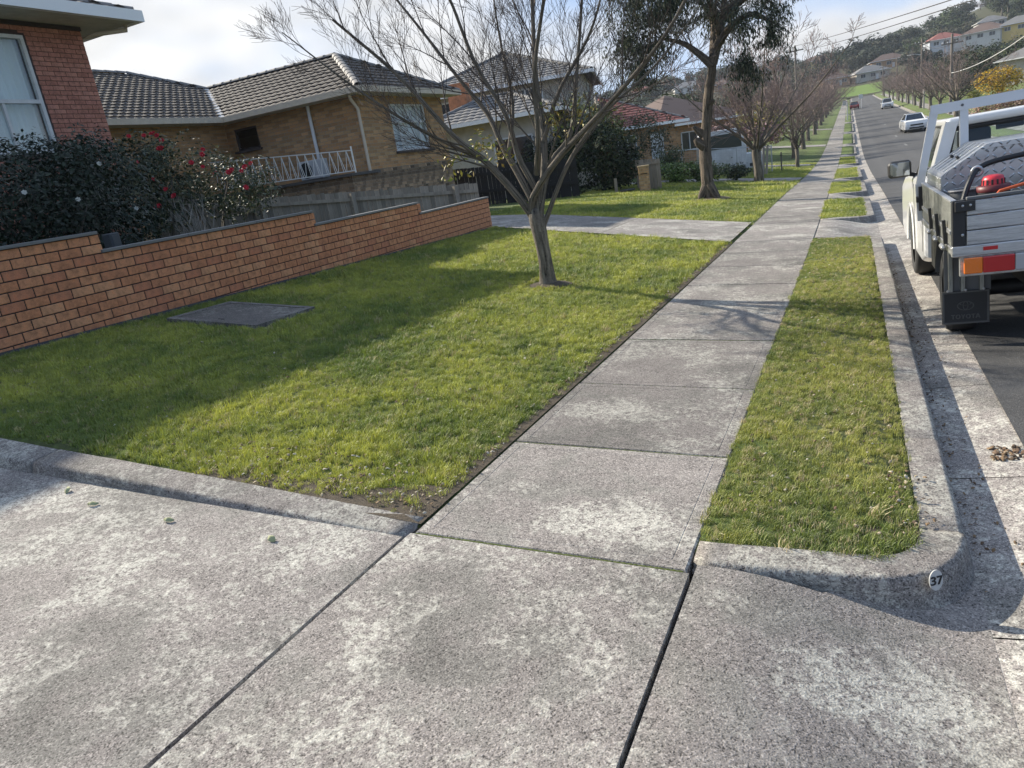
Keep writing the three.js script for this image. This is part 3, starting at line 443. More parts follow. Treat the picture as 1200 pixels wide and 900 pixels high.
// ------------------------------------------------------------------ the red brick house behind the hedge
{
  const FX = -14, CS = 11.1, TY = 5.46, base = G(FX, 8);
  const h = thing('red_brick_house', 'raised red brick house with white gutter and a tall curtained window', 'house', [FX, 0, 0]);
  const wy0 = 3.1, wy1 = 5.22, ws0 = 7.0, ws1 = 9.86;     // window opening
  const core = new GB(); const B = (x0, x1, y0, y1, s0, s1) => core.box(x0, x1, y0, y1, -s1, -s0);
  B(-0.25, -0.008, base - 0.6, wy0, 0, CS - 0.008); B(-0.25, -0.008, wy1, TY, 0, CS - 0.008); B(-0.25, -0.008, wy0, wy1, ws1, CS - 0.008); B(-0.25, -0.008, wy0, wy1, 0, ws0);
  B(-10, -0.25, base - 0.6, TY, CS - 0.25, CS - 0.008); B(-10, -9.8, base - 0.6, TY, 0, CS - 0.25); B(-10, -0.25, base - 0.6, TY, 0, 0.2);
  part(h, 'wall', core.build(), std([0.085, 0.055, 0.045], 1, { map: T.stain }), 'dark mortar showing between the red bricks');
  const mats = brickMats([[0.50, 0.215, 0.150], [0.46, 0.190, 0.130], [0.53, 0.235, 0.165], [0.42, 0.172, 0.118], [0.49, 0.205, 0.145]]), r = rng(31), CH = 0.0872, BL = 0.24, g2 = [brickGeo(BL - 0.010, CH - 0.010, 0.03, 0.003), brickGeo(BL / 2 - 0.010, CH - 0.010, 0.03, 0.003)], rest = []; let made = 0;
  for (let c = 0; c < 46; c++) {
    const y = TY - 0.075 - (c + 1) * CH; if (y < base - 0.1) break; let s = CS, first = true;
    while (s > 5.5) {
      const half = first && c % 2, L = half ? BL / 2 : BL; first = false; s -= L; const mid = s + L / 2; if (mid < ws1 + 0.02 && y + CH > wy0 - 0.04 && y < wy1 + 0.02) { if (mid < ws0) { } else continue; }
      const seen = y > 3.1 && s > 9.6; const z = -s - L + 0.005;
      if (seen && made < 300) { made++; const m = part(h, 'brick', g2[half ? 1 : 0], mats[Math.floor(r() * 5)]); m.position.set(0.004 * (r() - 0.5), y, z); } else rest.push(g2[half ? 1 : 0].clone().translate(0, y, z));
    }
  }
  part(h, 'bricks_beyond', merge(rest), mats[1]).userData.kind = 'stuff';
  part(h, 'frieze_board', box(-0.02, 0.018, TY - 0.072, TY, -CS - 0.01, -5), std([0.035, 0.022, 0.024], 0.7));
  // window
  const wi = new THREE.Group(); wi.name = 'window'; h.add(wi);
  const fr = new GB(), FB = (y0, y1, s0, s1, d = 0.05) => fr.box(-0.07, -0.07 + d + 0.03, y0, y1, -s1, -s0);
  FB(wy1 - 0.075, wy1 - 0.012, ws0 + 0.01, ws1 - 0.01); FB(wy0, wy0 + 0.07, ws0 + 0.01, ws1 - 0.01); FB(wy0 + 0.07, wy1 - 0.075, ws1 - 0.075, ws1 - 0.01); FB(wy0 + 0.07, wy1 - 0.075, ws0 + 0.01, ws0 + 0.07); FB(4.00, 4.07, ws0 + 0.07, ws1 - 0.075, 0.06); FB(wy0 + 0.07, 4.0, 9.05, 9.10, 0.045);
  part(wi, 'window_frame', fr.build(), M.white);
  part(wi, 'pane', box(-0.052, -0.048, wy0 + 0.06, wy1 - 0.07, -ws1 + 0.07, -ws0 - 0.06), M.glass);
  part(wi, 'reveal', (() => { const g = new GB(); g.box(-0.1, 0.004, wy1 - 0.012, wy1 + 0.03, -ws1 - 0.03, -ws0); g.box(-0.1, 0.004, wy0 - 0.03, wy1 - 0.012, -ws1 - 0.03, -ws1 + 0.008); return g.build(); })(), std([0.05, 0.03, 0.03], 0.8));
  const cu = new GB(); curtain(cu, V(-0.2, wy0, -ws1), V(0, 0, ws1 - ws0), wy1 - wy0, 13, 3); part(wi, 'curtain', cu.build(), M.curtain);
  const rm = new GB(); rm.box(-3.2, -3.15, base, TY, -CS + 0.3, -5); part(h, 'inner_wall', rm.build(), M.soffit);
  // eaves, gutter, roof
  const EY = TY + 0.0, ex = 0.78, es = CS + 0.72;
  part(h, 'soffit', (() => { const g = new GB(); g.box(-0.02, ex, EY + 0.004, EY + 0.03, -es, -1); g.box(-10.5, -0.02, EY + 0.004, EY + 0.03, -es, -CS + 0.05); return g.build(); })(), M.soffit);
  part(h, 'gutter', (() => { const g = new GB(); g.box(ex, ex + 0.12, EY - 0.01, EY + 0.20, -es - 0.12, -1); g.box(-10.5, ex - 0.002, EY - 0.01, EY + 0.20, -es - 0.12, -es); return g.build(); })(), M.whiteGutter);
  part(h, 'downpipe', new GB().tube([V(0.5, EY + 0.0, -es + 0.04), V(0.5, EY - 0.10, -es + 0.04), V(0.2, EY - 0.16, -CS - 0.18), V(-0.4, EY - 0.20, -CS - 0.08), V(-0.42, base, -CS - 0.08)], 0.042, 8).build(), M.trimCream);
  const ri = EY + 0.2 + 5 * Math.tan(0.38), R = new GB(), RB = new GB(), e0 = V(ex, EY + 0.17, 0), e1 = V(ex, EY + 0.17, -es), e2 = V(-10.5, EY + 0.17, -es), rg = V(-4.8, ri, -es + 5.6), rg0 = V(-4.8, ri, 0);
  tilePlane(R, RB, [e0, e1, rg, rg0], 0.3, 0.33, 4, 3); tilePlane(R, RB, [e1, e2, rg], 0.3, 0.33, 4, 4);
  const ro = part(h, 'roof', RB.build(), M.tileBase); part(ro, 'roof_tiles', R.build(), M.tileDark).userData.kind = 'stuff'; part(ro, 'hip_caps', merge(ridgeCapsMerged(e1, rg)), M.tileCap).userData.kind = 'stuff';
}

// ------------------------------------------------------------------ the yellow brick house
{
  const h = thing('yellow_brick_house', 'yellow brick house with dark tiled hip roof and white zigzag porch railing', 'house', [0, 0, 0]);
  M.yBrick = std([1, 1, 1], 0.88, { map: rep(T.farBrick, 1 / 0.96, 1 / 0.688), bumpMap: rep(T.farBrickBump, 1 / 0.96, 1 / 0.688), bumpScale: 0.006 });
  M.yBrickOld = std([1, 1, 1], 0.9, { map: rep(T.farBrickOld, 1 / 0.96, 1 / 0.688), bumpMap: rep(T.farBrickBump, 1 / 0.96, 1 / 0.688), bumpScale: 0.006 });
  const X1 = -12, X0 = -16.85, S0 = 17.2, S1 = 21.8, EY = 3.92, gy = G(-12, 18) - 0.4;
  const wl = new GB(), UVB = (a, b, c, d) => wl.quad(a, b, c, d);
  const rect = (a, b, y0, y1, holes) => {                 // a wall from a to b with rectangular holes [t0,t1,y0,y1] in metres along
    const L = a.distanceTo(b), d = b.clone().sub(a).normalize(), pt = (t, y) => a.clone().addScaledVector(d, t).setY(y), q = (t0, t1, u0, u1) => { if (t1 - t0 > 0.01 && u1 - u0 > 0.01) wl.quad(pt(t0, u0), pt(t1, u0), pt(t1, u1), pt(t0, u1), undefined, [[t0, u0], [t1, u0], [t1, u1], [t0, u1]]); };
    let t = 0; for (const [t0, t1, h0, h1] of holes) { q(t, t0, y0, y1); q(t0, t1, y0, h0); q(t0, t1, h1, y1); const nI = new THREE.Vector3().crossVectors(d, V(0, 1, 0)).multiplyScalar(-0.11);
      for (const [p0, p1] of [[[t0, h0], [t1, h0]], [[t1, h0], [t1, h1]], [[t1, h1], [t0, h1]], [[t0, h1], [t0, h0]]]) { const A = pt(...p0), B = pt(...p1); wl.quad(A, B, B.clone().add(nI), A.clone().add(nI)); } t = t1; }
    q(t, L, y0, y1);
  };
  rect(W(X0, 0, S0), W(X1, 0, S0), gy, EY, [[0.30, 1.20, 3.12, 3.74]]);
  rect(W(X1, 0, S0), W(X1, 0, S1), gy, EY, [[1.5, 3.5, 2.40, 3.72]]);
  rect(W(X1, 0, S1), W(-24, 0, S1), gy, EY, []); rect(W(X0, 0, 9), W(X0, 0, S0), gy, EY, []); rect(W(-24, 0, 9), W(X0, 0, 9), gy, EY, []);
  part(h, 'wall', wl.build(), M.yBrick);
  { const g = new GB(); g.box(X1 - 0.05, X1 + 0.012, gy, 1.98, -S1, -S0 + 0.012); part(h, 'base_course', g.build(), M.yBrickOld, 'mottled dark and cream bricks along the foot of the wall'); }
  const win = (nm, a, b, y0, y1, mull, tr) => { const g = new THREE.Group(); g.name = 'window'; h.add(g); const f = new GB(), d = b.clone().sub(a).normalize(), L = a.distanceTo(b), nI = new THREE.Vector3().crossVectors(d, V(0, 1, 0)).multiplyScalar(-0.07), p = (t, y) => a.clone().addScaledVector(d, t).setY(y).add(nI);
    for (const [s, e] of [[p(0, y0 + 0.03), p(L, y0 + 0.03)], [p(0, y1 - 0.03), p(L, y1 - 0.03)], [p(0.03, y0), p(0.03, y1)], [p(L - 0.03, y0), p(L - 0.03, y1)], ...mull.map((m) => [p(L * m, y0), p(L * m, y1)]), ...tr.map((m) => [p(0, lerp(y0, y1, m)), p(L, lerp(y0, y1, m))])]) f.bar(s, e, 0.055, 0.055, nI);
    part(g, 'window_frame', f.build(), nm ? M.white : M.sill); const gl = new GB(); gl.quad(p(0.02, y0 + 0.02), p(L - 0.02, y0 + 0.02), p(L - 0.02, y1 - 0.02), p(0.02, y1 - 0.02)); part(g, 'pane', gl.build(), M.glass);
    const sl = new GB(); sl.bar(p(-0.06, y0 - 0.03).addScaledVector(nI, -1.3), p(L + 0.06, y0 - 0.03).addScaledVector(nI, -1.3), 0.14, 0.06, V(0, 1, 0)); part(g, 'sill', sl.build(), M.sill);
    if (nm) { const c = new GB(); c.quad(p(0, y0).add(nI), p(L, y0).add(nI), p(L, y1).add(nI), p(0, y1).add(nI)); part(g, 'blind', c.build(), nm); } };
  win(std([0.62, 0.64, 0.66], 0.9), W(X1, 0, S0 + 1.5), W(X1, 0, S0 + 3.5), 2.40, 3.72, [0.22, 0.78], [0.62]);
  win(null, W(X0 + 0.30, 0, S0), W(X0 + 1.2, 0, S0), 3.12, 3.74, [], []);
  part(h, 'inner_room', (() => { const g = new GB(); g.box(X0 - 4, X1 - 0.15, EY - 0.06, EY - 0.01, -S1 + 0.05, -S0 - 0.15); g.box(X0 - 4, X1 - 0.15, 1.9, 1.95, -S1 + 0.05, -S0 - 0.15); g.box(X0 - 4, X0 - 3.9, 1.95, EY - 0.06, -S1 + 0.05, -S0 - 0.15); g.box(X0 - 4, X1 - 0.3, 1.95, EY - 0.06, -S0 - 3.6, -S0 - 3.5); g.box(X0 - 4, X0, 1.95, EY - 0.06, -S0 - 0.2, -S0 - 0.15); return g.build(); })(), std([0.42, 0.38, 0.32], 0.9), 'plain plastered room behind the windows');
  // eaves
  const o = 0.45, eA = W(-16.4, EY + 0.1, S0 - o), eB = W(X1 + o, EY + 0.1, S0 - o), eC = W(X1 + o, EY + 0.1, S1 + o), rA = W(-14.05, 5.42, 19.5), mR = 6.1;
  part(h, 'soffit', (() => { const g = new GB(); g.box(-16.85, X1 + o, EY + 0.001, EY + 0.03, -S0 - 0.05, -S0 + o); g.box(X1 - 0.05, X1 + o, EY + 0.001, EY + 0.03, -S1 - o, -S0 - 0.05); g.box(-16.9, -16.4, EY + 0.001, EY + 0.03, -S0 + o - 0.01, -8.5); return g.build(); })(), M.soffit);
  part(h, 'gutter', (() => { const g = new GB(); const y = EY + 0.07; g.box(-16.38, X1 + o + 0.1, y - 0.07, y + 0.08, -S0 + o, -S0 + o + 0.1); g.box(X1 + o, X1 + o + 0.1, y - 0.07, y + 0.08, -S1 - o, -S0 + o - 0.002); g.box(-16.4, -16.3, y - 0.07, y + 0.08, -S0 + o + 0.1, -8.5); return g.build(); })(), M.trimCream);
  // roof: projecting wing with a hipped end, main body behind
  const R = new GB(), RB = new GB(), wj = W(-20.0, 5.42, 19.5);
  tilePlane(R, RB, [eA, eB, rA, W(-19.43, 5.42, 19.5)], 0.25, 0.275, 4, 5); tilePlane(R, RB, [eB, eC, rA], 0.25, 0.275, 4, 6); tilePlane(R, RB, [eC, W(-16.4, EY + 0.1, S1 + o), wj, rA], 0.3, 0.32, 3, 7);
  const m0 = W(-16.4, EY + 0.1, 8.5), m1 = W(-16.4, EY + 0.1, S0 - o), top0 = W(-20.9, mR, 8.5), top1 = W(-20.9, mR, 17.75), end = W(-16.4, EY + 0.1, S1 + o + 0.5);
  tilePlane(R, RB, [m0, m1, W(-19.43, 5.42, 19.4), top1, top0], 0.25, 0.275, 4, 8); tilePlane(R, RB, [W(-26, EY + 0.1, 23), end, top1], 0.3, 0.32, 3, 9);
  const ro = part(h, 'roof', RB.build(), M.tileBase); part(ro, 'roof_tiles', R.build(), M.tileDark).userData.kind = 'stuff';
  ridgeCaps(ro, eB.clone().setY(EY + 0.13), rA, M.tileCap); ridgeCaps(ro, rA, W(-19.43, 5.42, 19.5), M.tileCap); part(ro, 'main_ridge_caps', merge([...ridgeCapsMerged(top0, top1), ...ridgeCapsMerged(top1, W(-19.43, 5.42, 19.4)), ...ridgeCapsMerged(eC, rA)]), M.tileCap).userData.kind = 'stuff';
  const vl = new GB(); vl.bar(m1.clone().add(V(0, 0.05, 0)), W(-19.43, 5.46, 19.45), 0.16, 0.03); part(ro, 'valley', vl.build(), std([0.5, 0.48, 0.45], 0.5));
  // downpipes, bare pipe, porch
  part(h, 'downpipe', new GB().tube([W(X1 + 0.06, EY, S0 - o + 0.06), W(X1 + 0.06, EY - 0.12, S0 - o + 0.1), W(X1 + 0.02, EY - 0.35, S0 - 0.06), W(X1 + 0.02, gy + 0.3, S0 - 0.06)], 0.045, 8).build(), M.trimCream);
  part(h, 'pipe', new GB().tube([W(-13.62, EY, S0 - 0.06), W(-13.62, 2.0, S0 - 0.06)], 0.05, 8).build(), M.white);
  part(h, 'porch', wbox(-16.6, -11.75, gy, 1.88, 15.95, S0 - 0.004), M.yBrickOld, 'low brick base under the porch railing');
  part(h, 'porch_slab', wbox(-16.6, -11.68, 1.884, 1.95, 15.88, S0 - 0.003), std([0.10, 0.095, 0.09], 0.9, { map: T.stain }));
  const rail = new THREE.Group(); rail.name = 'railing'; h.add(rail); M.railWhite = std([0.70, 0.70, 0.66], 0.5);
  const ry = (X) => lerp(2.50, 2.76, (-11.6 - X) / 3.4), rb = (X) => lerp(2.0, 2.08, (-11.6 - X) / 3.4);
  { const g = new GB(), A = (X, y) => W(X, y, 15.98); g.bar(A(-16.5, ry(-16.5)), A(-11.62, ry(-11.62)), 0.025, 0.025); g.bar(A(-16.5, rb(-16.5)), A(-11.62, rb(-11.62)), 0.025, 0.025); g.bar(A(-11.62, 1.95), A(-11.62, ry(-11.62) + 0.10), 0.03, 0.03); part(rail, 'rails', g.build(), M.railWhite);
    for (let k = 0; k < 18; k++) { const x = -16.45 + k * 0.268, b = new GB(), t = ry(x), l = rb(x); b.tube([A(x, l), A(x + 0.10, t)], 0.008, 5); b.tube([A(x + 0.10, t), A(x + 0.17, l)], 0.008, 5); b.tube([A(x + 0.10, t), A(x + 0.235, l)], 0.008, 5); part(rail, 'baluster', b.build(), M.railWhite); } }
  const ac = thing('air_conditioner', 'white air conditioner box standing behind the zigzag railing', 'air conditioner', [-13.55, 1.95, -16.75]);
  part(ac, 'casing', rbox(0.8, 0.5, 0.3, 0.02, 0, 0.28, 0), std([0.40, 0.41, 0.42], 0.6)); part(ac, 'grille', lathe([[0.0, 0], [0.20, 0], [0.21, 0.012], [0, 0.014]], 20, 'z').translate(-0.15, 0.28, 0.152), M.dark); part(ac, 'feet', box(-0.35, 0.35, 0, 0.025, -0.12, 0.12), M.dark);
}
// ------------------------------------------------------------------ paling fences
M.paling = [0.9, 1.1, 0.75, 1.0].map((k, q) => { const t = T.board.clone(); t.repeat.set(1 / 0.5, 1 / 2); t.offset.set(q * 0.27, q * 0.4); t.needsUpdate = true; return std([0.44 * k, 0.385 * k, 0.32 * k], 0.95, { map: t, bumpMap: T.boardBump, bumpScale: 0.004 }); });
function palings(parent, A, B, top, hgt, seed, wid = 0.098, each = true, m = M.paling) {   // A,B = [X,S]; top(t) = height of the paling tops
  const r = rng(seed), L = Math.hypot(B[0] - A[0], B[1] - A[1]), n = Math.floor(L / (wid + 0.004)), dx = (B[0] - A[0]) / L, ds = (B[1] - A[1]) / L, all = [];
  for (let k = 0; k < n; k++) { const t = (k + 0.5) / n, y1 = top(t) + 0.035 * (r() - 0.5), w = wid * (0.94 + 0.08 * r()), g = new GB();
    g.box(-w / 2, w / 2, -hgt, 0, -0.009, 0.009); const geo = g.build(); geo.rotateZ(0.02 * (r() - 0.5)); geo.rotateY(Math.atan2(ds, dx)); const p = [lerp(A[0], B[0], t), y1, -lerp(A[1], B[1], t) + 0.006 * (r() - 0.5)];
    if (each) { const o = part(parent, 'paling', geo, m[Math.floor(r() * m.length)]); o.position.set(...p); } else all.push(geo.translate(...p)); }
  if (!each) { const o = part(parent, 'palings', merge(all), m[0]); o.userData.kind = 'stuff'; }
}
{
  const f = thing('paling_fence', 'weathered grey timber paling fence behind the brick garden wall', 'fence');
  const A = [-12.2, 13.0], B = [-7.85, 15.32], top = (t) => lerp(1.68, 1.255, t), at = (t, y, o) => W(lerp(A[0], B[0], t) + o * 0.47, y, lerp(A[1], B[1], t) - o * 0.88);
  palings(f, A, B, top, 1.1, 41);
  for (const [t0, t1] of [[0.0, 0.42], [0.42, 0.80], [0.80, 1.0]]) { const g = new GB(); g.bar(at(t0 + 0.003, top(t0) - 0.17, 0.035), at(t1 - 0.003, top(t1) - 0.17, 0.035), 0.045, 0.075); part(f, 'rail', g.build(), M.paling[1]); const g2 = new GB(); g2.bar(at(t0 + 0.003, top(t0) - 0.85, 0.035), at(t1 - 0.003, top(t1) - 0.85, 0.035), 0.045, 0.075); part(f, 'rail', g2.build(), M.paling[2]); }
  for (const t of [0.005, 0.42, 0.895]) { const g = new GB(); g.bar(at(t, top(t) - 1.2, 0.105), at(t, top(t) - 0.03, 0.105), 0.10, 0.10, V(0.88, 0, 0.47)); part(f, 'post', g.build(), M.paling[3]); }
  const f2 = thing('paling_fence', 'raked grey paling fence stepping down beneath the camellia with red flowers', 'fence');
  const A2 = [-15.2, 12.4], B2 = [-12.3, 12.98], top2 = (t) => lerp(2.35, 1.62, t); palings(f2, A2, B2, top2, 1.5, 43);
  { const g = new GB(); g.bar(W(-15.2, 2.12, 12.34), W(-12.3, 1.40, 12.92), 0.045, 0.09); part(f2, 'rail', g.build(), M.paling[1]); const p = new GB(); p.bar(W(-12.28, 0.6, 12.9), W(-12.28, 1.6, 12.9), 0.1, 0.1, V(0, 0, 1)); part(f2, 'post', p.build(), M.paling[3]); }
  // dark side fence and gate past the yellow house
  M.darkPale = [std([0.035, 0.034, 0.036], 0.9, { map: T.board })];
  const f3 = thing('side_fence', 'near black timber side fence between the yellow house and the hedge', 'fence'); palings(f3, [-14, 22.6], [-8.6, 24.4], (t) => lerp(1.75, 1.42, t), 1.5, 45, 0.13, false, M.darkPale);
  { const g = new GB(); g.bar(W(-14, 1.5, 22.5), W(-8.6, 1.18, 24.3), 0.05, 0.1); g.bar(W(-14, 0.9, 22.5), W(-8.6, 0.62, 24.3), 0.05, 0.1); part(f3, 'rail', g.build(), M.darkPale[0]); }
  // brick letterbox pier with its timber wing
  const pr = thing('letterbox_pier', 'tan brick letterbox pier at the end of the dark hedge', 'pier', [-6.72, G(-6.72, 26), -26], 0.3);
  part(pr, 'pier_body', rbox(0.36, 0.84, 0.36, 0.01, 0, 0.42, 0), std([1.2, 1.25, 1.3], 0.85, { map: rep(T.farBrick, 1.2), bumpMap: rep(T.farBrickBump, 1.2), bumpScale: 0.004 })); part(pr, 'cap', rbox(0.40, 0.05, 0.40, 0.01, 0, 0.866, 0), std([0.50, 0.36, 0.20], 0.8)); part(pr, 'mail_slot', box(-0.12, 0.12, 0.6, 0.63, 0.178, 0.188), M.dark);
  const tw = thing('timber_panel', 'dark timber panel standing behind the tan letterbox pier', 'fence panel', [-6.6, G(-6.6, 26.6), -26.7]); for (let k = 0; k < 6; k++) { const o = part(tw, 'board', box(-0.07, 0.07, 0, 1.12 - 0.012 * k, -0.012, 0.012), M.paling[k % 4]); o.position.set(-0.5 + k * 0.15, 0, 0); } part(tw, 'rail', box(-0.58, 0.33, 0.9, 0.98, 0.013, 0.05), M.paling[1]);
  const mt = thing('tap_post', 'short grey post with a hose coil beside the letterbox pier', 'post', [-7.65, G(-7.65, 25.6), -25.6]); part(mt, 'post', rbox(0.09, 0.5, 0.09, 0.01, 0, 0.25, 0), M.paling[3]); part(mt, 'hose_coil', new THREE.TorusGeometry(0.24, 0.035, 8, 24).rotateX(Math.PI / 2).translate(0.42, 0.05, 0.05), std([0.03, 0.035, 0.03], 0.6));
}
// inspection pit lid in the lawn
{
  const pit = thing('pit_lid', 'dark grey concrete pit lid set in the shaded lawn', 'pit lid'), Y = (X, S) => G(X, S) + 0.045, g = (a, b, c, d, l) => { const q = new GB(), t = [[a, c], [b, c], [b, d], [a, d]].map(([x, s]) => W(x, Y(x, s) + l, s)), o = t.map((p) => p.clone().setY(p.y - 0.09)); q.quad(...t, undefined, t.map((p) => [p.x, -p.z])); for (let k = 0; k < 4; k++) q.quad(o[k], o[(k + 1) % 4], t[(k + 1) % 4], t[k]); return q.build(); };
  const m = M.slab(0.42, 0.2, 0.5), fr = M.slab(0.5, 0.4, 0.1);
  part(pit, 'frame', merge([g(-6.76, -5.50, 5.36, 5.43, 0), g(-6.76, -5.50, 6.21, 6.28, 0), g(-6.76, -6.69, 5.43, 6.21, 0), g(-5.57, -5.50, 5.43, 6.21, 0)]), fr); part(pit, 'lid', g(-6.68, -5.58, 5.44, 6.20, -0.006), m); part(pit, 'lifting_slot', g(-6.16, -6.08, 5.5, 5.52, -0.003), M.dark);
}

// ------------------------------------------------------------------ foliage
const leafMat = (c, rough = 0.6, tr = 0.3) => phys([1, 1, 1], rough, { vertexColors: true, transmission: tr, thickness: 0, ior: 1.4 });
M.leaf = leafMat(0, 0.62, 0.2); M.leafDull = leafMat(0, 0.95, 0.15);
// leaves scattered through ellipsoids: blobs [x,y,z,rx,ry,rz]; colours: list of linear rgb
function leaves(blobs, n, size, cols, seed, o = {}) {
  const r = rng(seed), gb = new GB(true), vol = blobs.map((b) => Math.pow(b[3] * b[4] * b[5], 0.75)), sum = vol.reduce((a, b) => a + b, 0), A = new THREE.Vector3(), B = new THREE.Vector3(), N = new THREE.Vector3();
  for (let k = 0; k < n; k++) {
    let q = r() * sum, bi = 0; while (q > vol[bi] && bi < blobs.length - 1) { q -= vol[bi]; bi++; }
    const b = blobs[bi], th = r() * 6.2832, cz = 2 * r() - 1, sz = Math.sqrt(1 - cz * cz), rad = Math.pow(r(), o.fill ?? 0.42), d = V(sz * Math.cos(th), cz, sz * Math.sin(th));
    const lump = 0.78 + 0.44 * noise3(d.x * 2.6 + bi * 7.1, d.y * 2.6 + 3, d.z * 2.6); const p = V(b[0] + d.x * b[3] * rad * lump, b[1] + d.y * b[4] * rad * lump, b[2] + d.z * b[5] * rad * lump);
    if (o.gap && noise3(p.x * o.gap, p.y * o.gap, p.z * o.gap) < (o.gapT ?? 0.42)) continue; if (o.minY !== undefined && p.y < o.minY) continue;
    N.copy(d).multiplyScalar(0.7).add(V(r() - 0.5, r() - 0.2, r() - 0.5).multiplyScalar(1.6)).normalize();
    if (o.droop) A.set((r() - 0.5) * 0.7, -1, (r() - 0.5) * 0.7); else A.set(r() - 0.5, r() - 0.5, r() - 0.5); A.addScaledVector(N, -A.dot(N)).normalize(); B.crossVectors(N, A);
    const s = size * (0.6 + 0.8 * r()), w = s * (o.slim ?? 0.45), c0 = cols[Math.floor(Math.pow(r(), o.bias ?? 1) * cols.length)], k1 = 0.75 + 0.5 * r(), c = [c0[0] * k1, c0[1] * k1, c0[2] * k1];
    const t = p.clone().addScaledVector(A, s * 0.5), bt = p.clone().addScaledVector(A, -s * 0.5), l = p.clone().addScaledVector(B, w * 0.5).addScaledVector(N, s * 0.06), rr = p.clone().addScaledVector(B, -w * 0.5).addScaledVector(N, s * 0.06);
    const i = gb.n; gb.v(bt, 0, 0, c); gb.v(l, 0, 0, c); gb.v(t, 0, 0, c); gb.v(rr, 0, 0, c); gb.i.push(i, i + 1, i + 2, i, i + 2, i + 3);
  }
  return gb.build();
}
M.bark = std([0.34, 0.31, 0.275], 0.95, { map: rep(T.bark, 1, 1.3), bumpMap: rep(T.barkBump, 1, 1.3), bumpScale: 0.012 }); M.twig = std([0.10, 0.08, 0.07], 0.9, { map: T.stain }); M.twigRed = std([0.27, 0.20, 0.185], 0.9, { map: T.stain }); M.stem = std([0.15, 0.13, 0.11], 0.95, { map: T.stain });
function stems(list, seed, base, n, h, sp, r0 = 0.03) { const r = rng(seed), g = list; for (let k = 0; k < n; k++) { const a = r() * 6.28, e = sp * (0.3 + 0.7 * r()), hh = h * (0.7 + 0.4 * r()), q = []; for (let i = 0; i <= 5; i++) { const t = i / 5; q.push(V(base[0] + Math.cos(a) * e * Math.pow(t, 1.2) + 0.06 * (r() - 0.5) * t, base[1] + hh * t, base[2] + Math.sin(a) * e * Math.pow(t, 1.2) + 0.06 * (r() - 0.5) * t)); } g.tube(q, [0, 1, 2, 3, 4, 5].map((i) => r0 * (1 - 0.15 * i) * (0.6 + 0.5 * (k % 3) / 2)), 5); } return g; }
function flower(size, petals, seed, m) { const r = rng(seed), g = new GB(); for (let ring = 0; ring < 3; ring++) for (let k = 0; k < petals; k++) { const a = (k / petals) * 6.2832 + ring * 0.5, R = size * (0.52 - 0.13 * ring), up = 0.3 + 0.5 * ring, c = V(Math.cos(a) * R * 0.55, size * 0.1 * ring, Math.sin(a) * R * 0.55), o = V(Math.cos(a), up, Math.sin(a)).normalize(), t = V(-Math.sin(a), 0, Math.cos(a)); g.quad(c.clone().addScaledVector(o, -R * 0.5), c.clone().addScaledVector(t, R * 0.42).addScaledVector(o, R * 0.1), c.clone().addScaledVector(o, R * 0.55), c.clone().addScaledVector(t, -R * 0.42).addScaledVector(o, R * 0.1)); } return g.build(); }
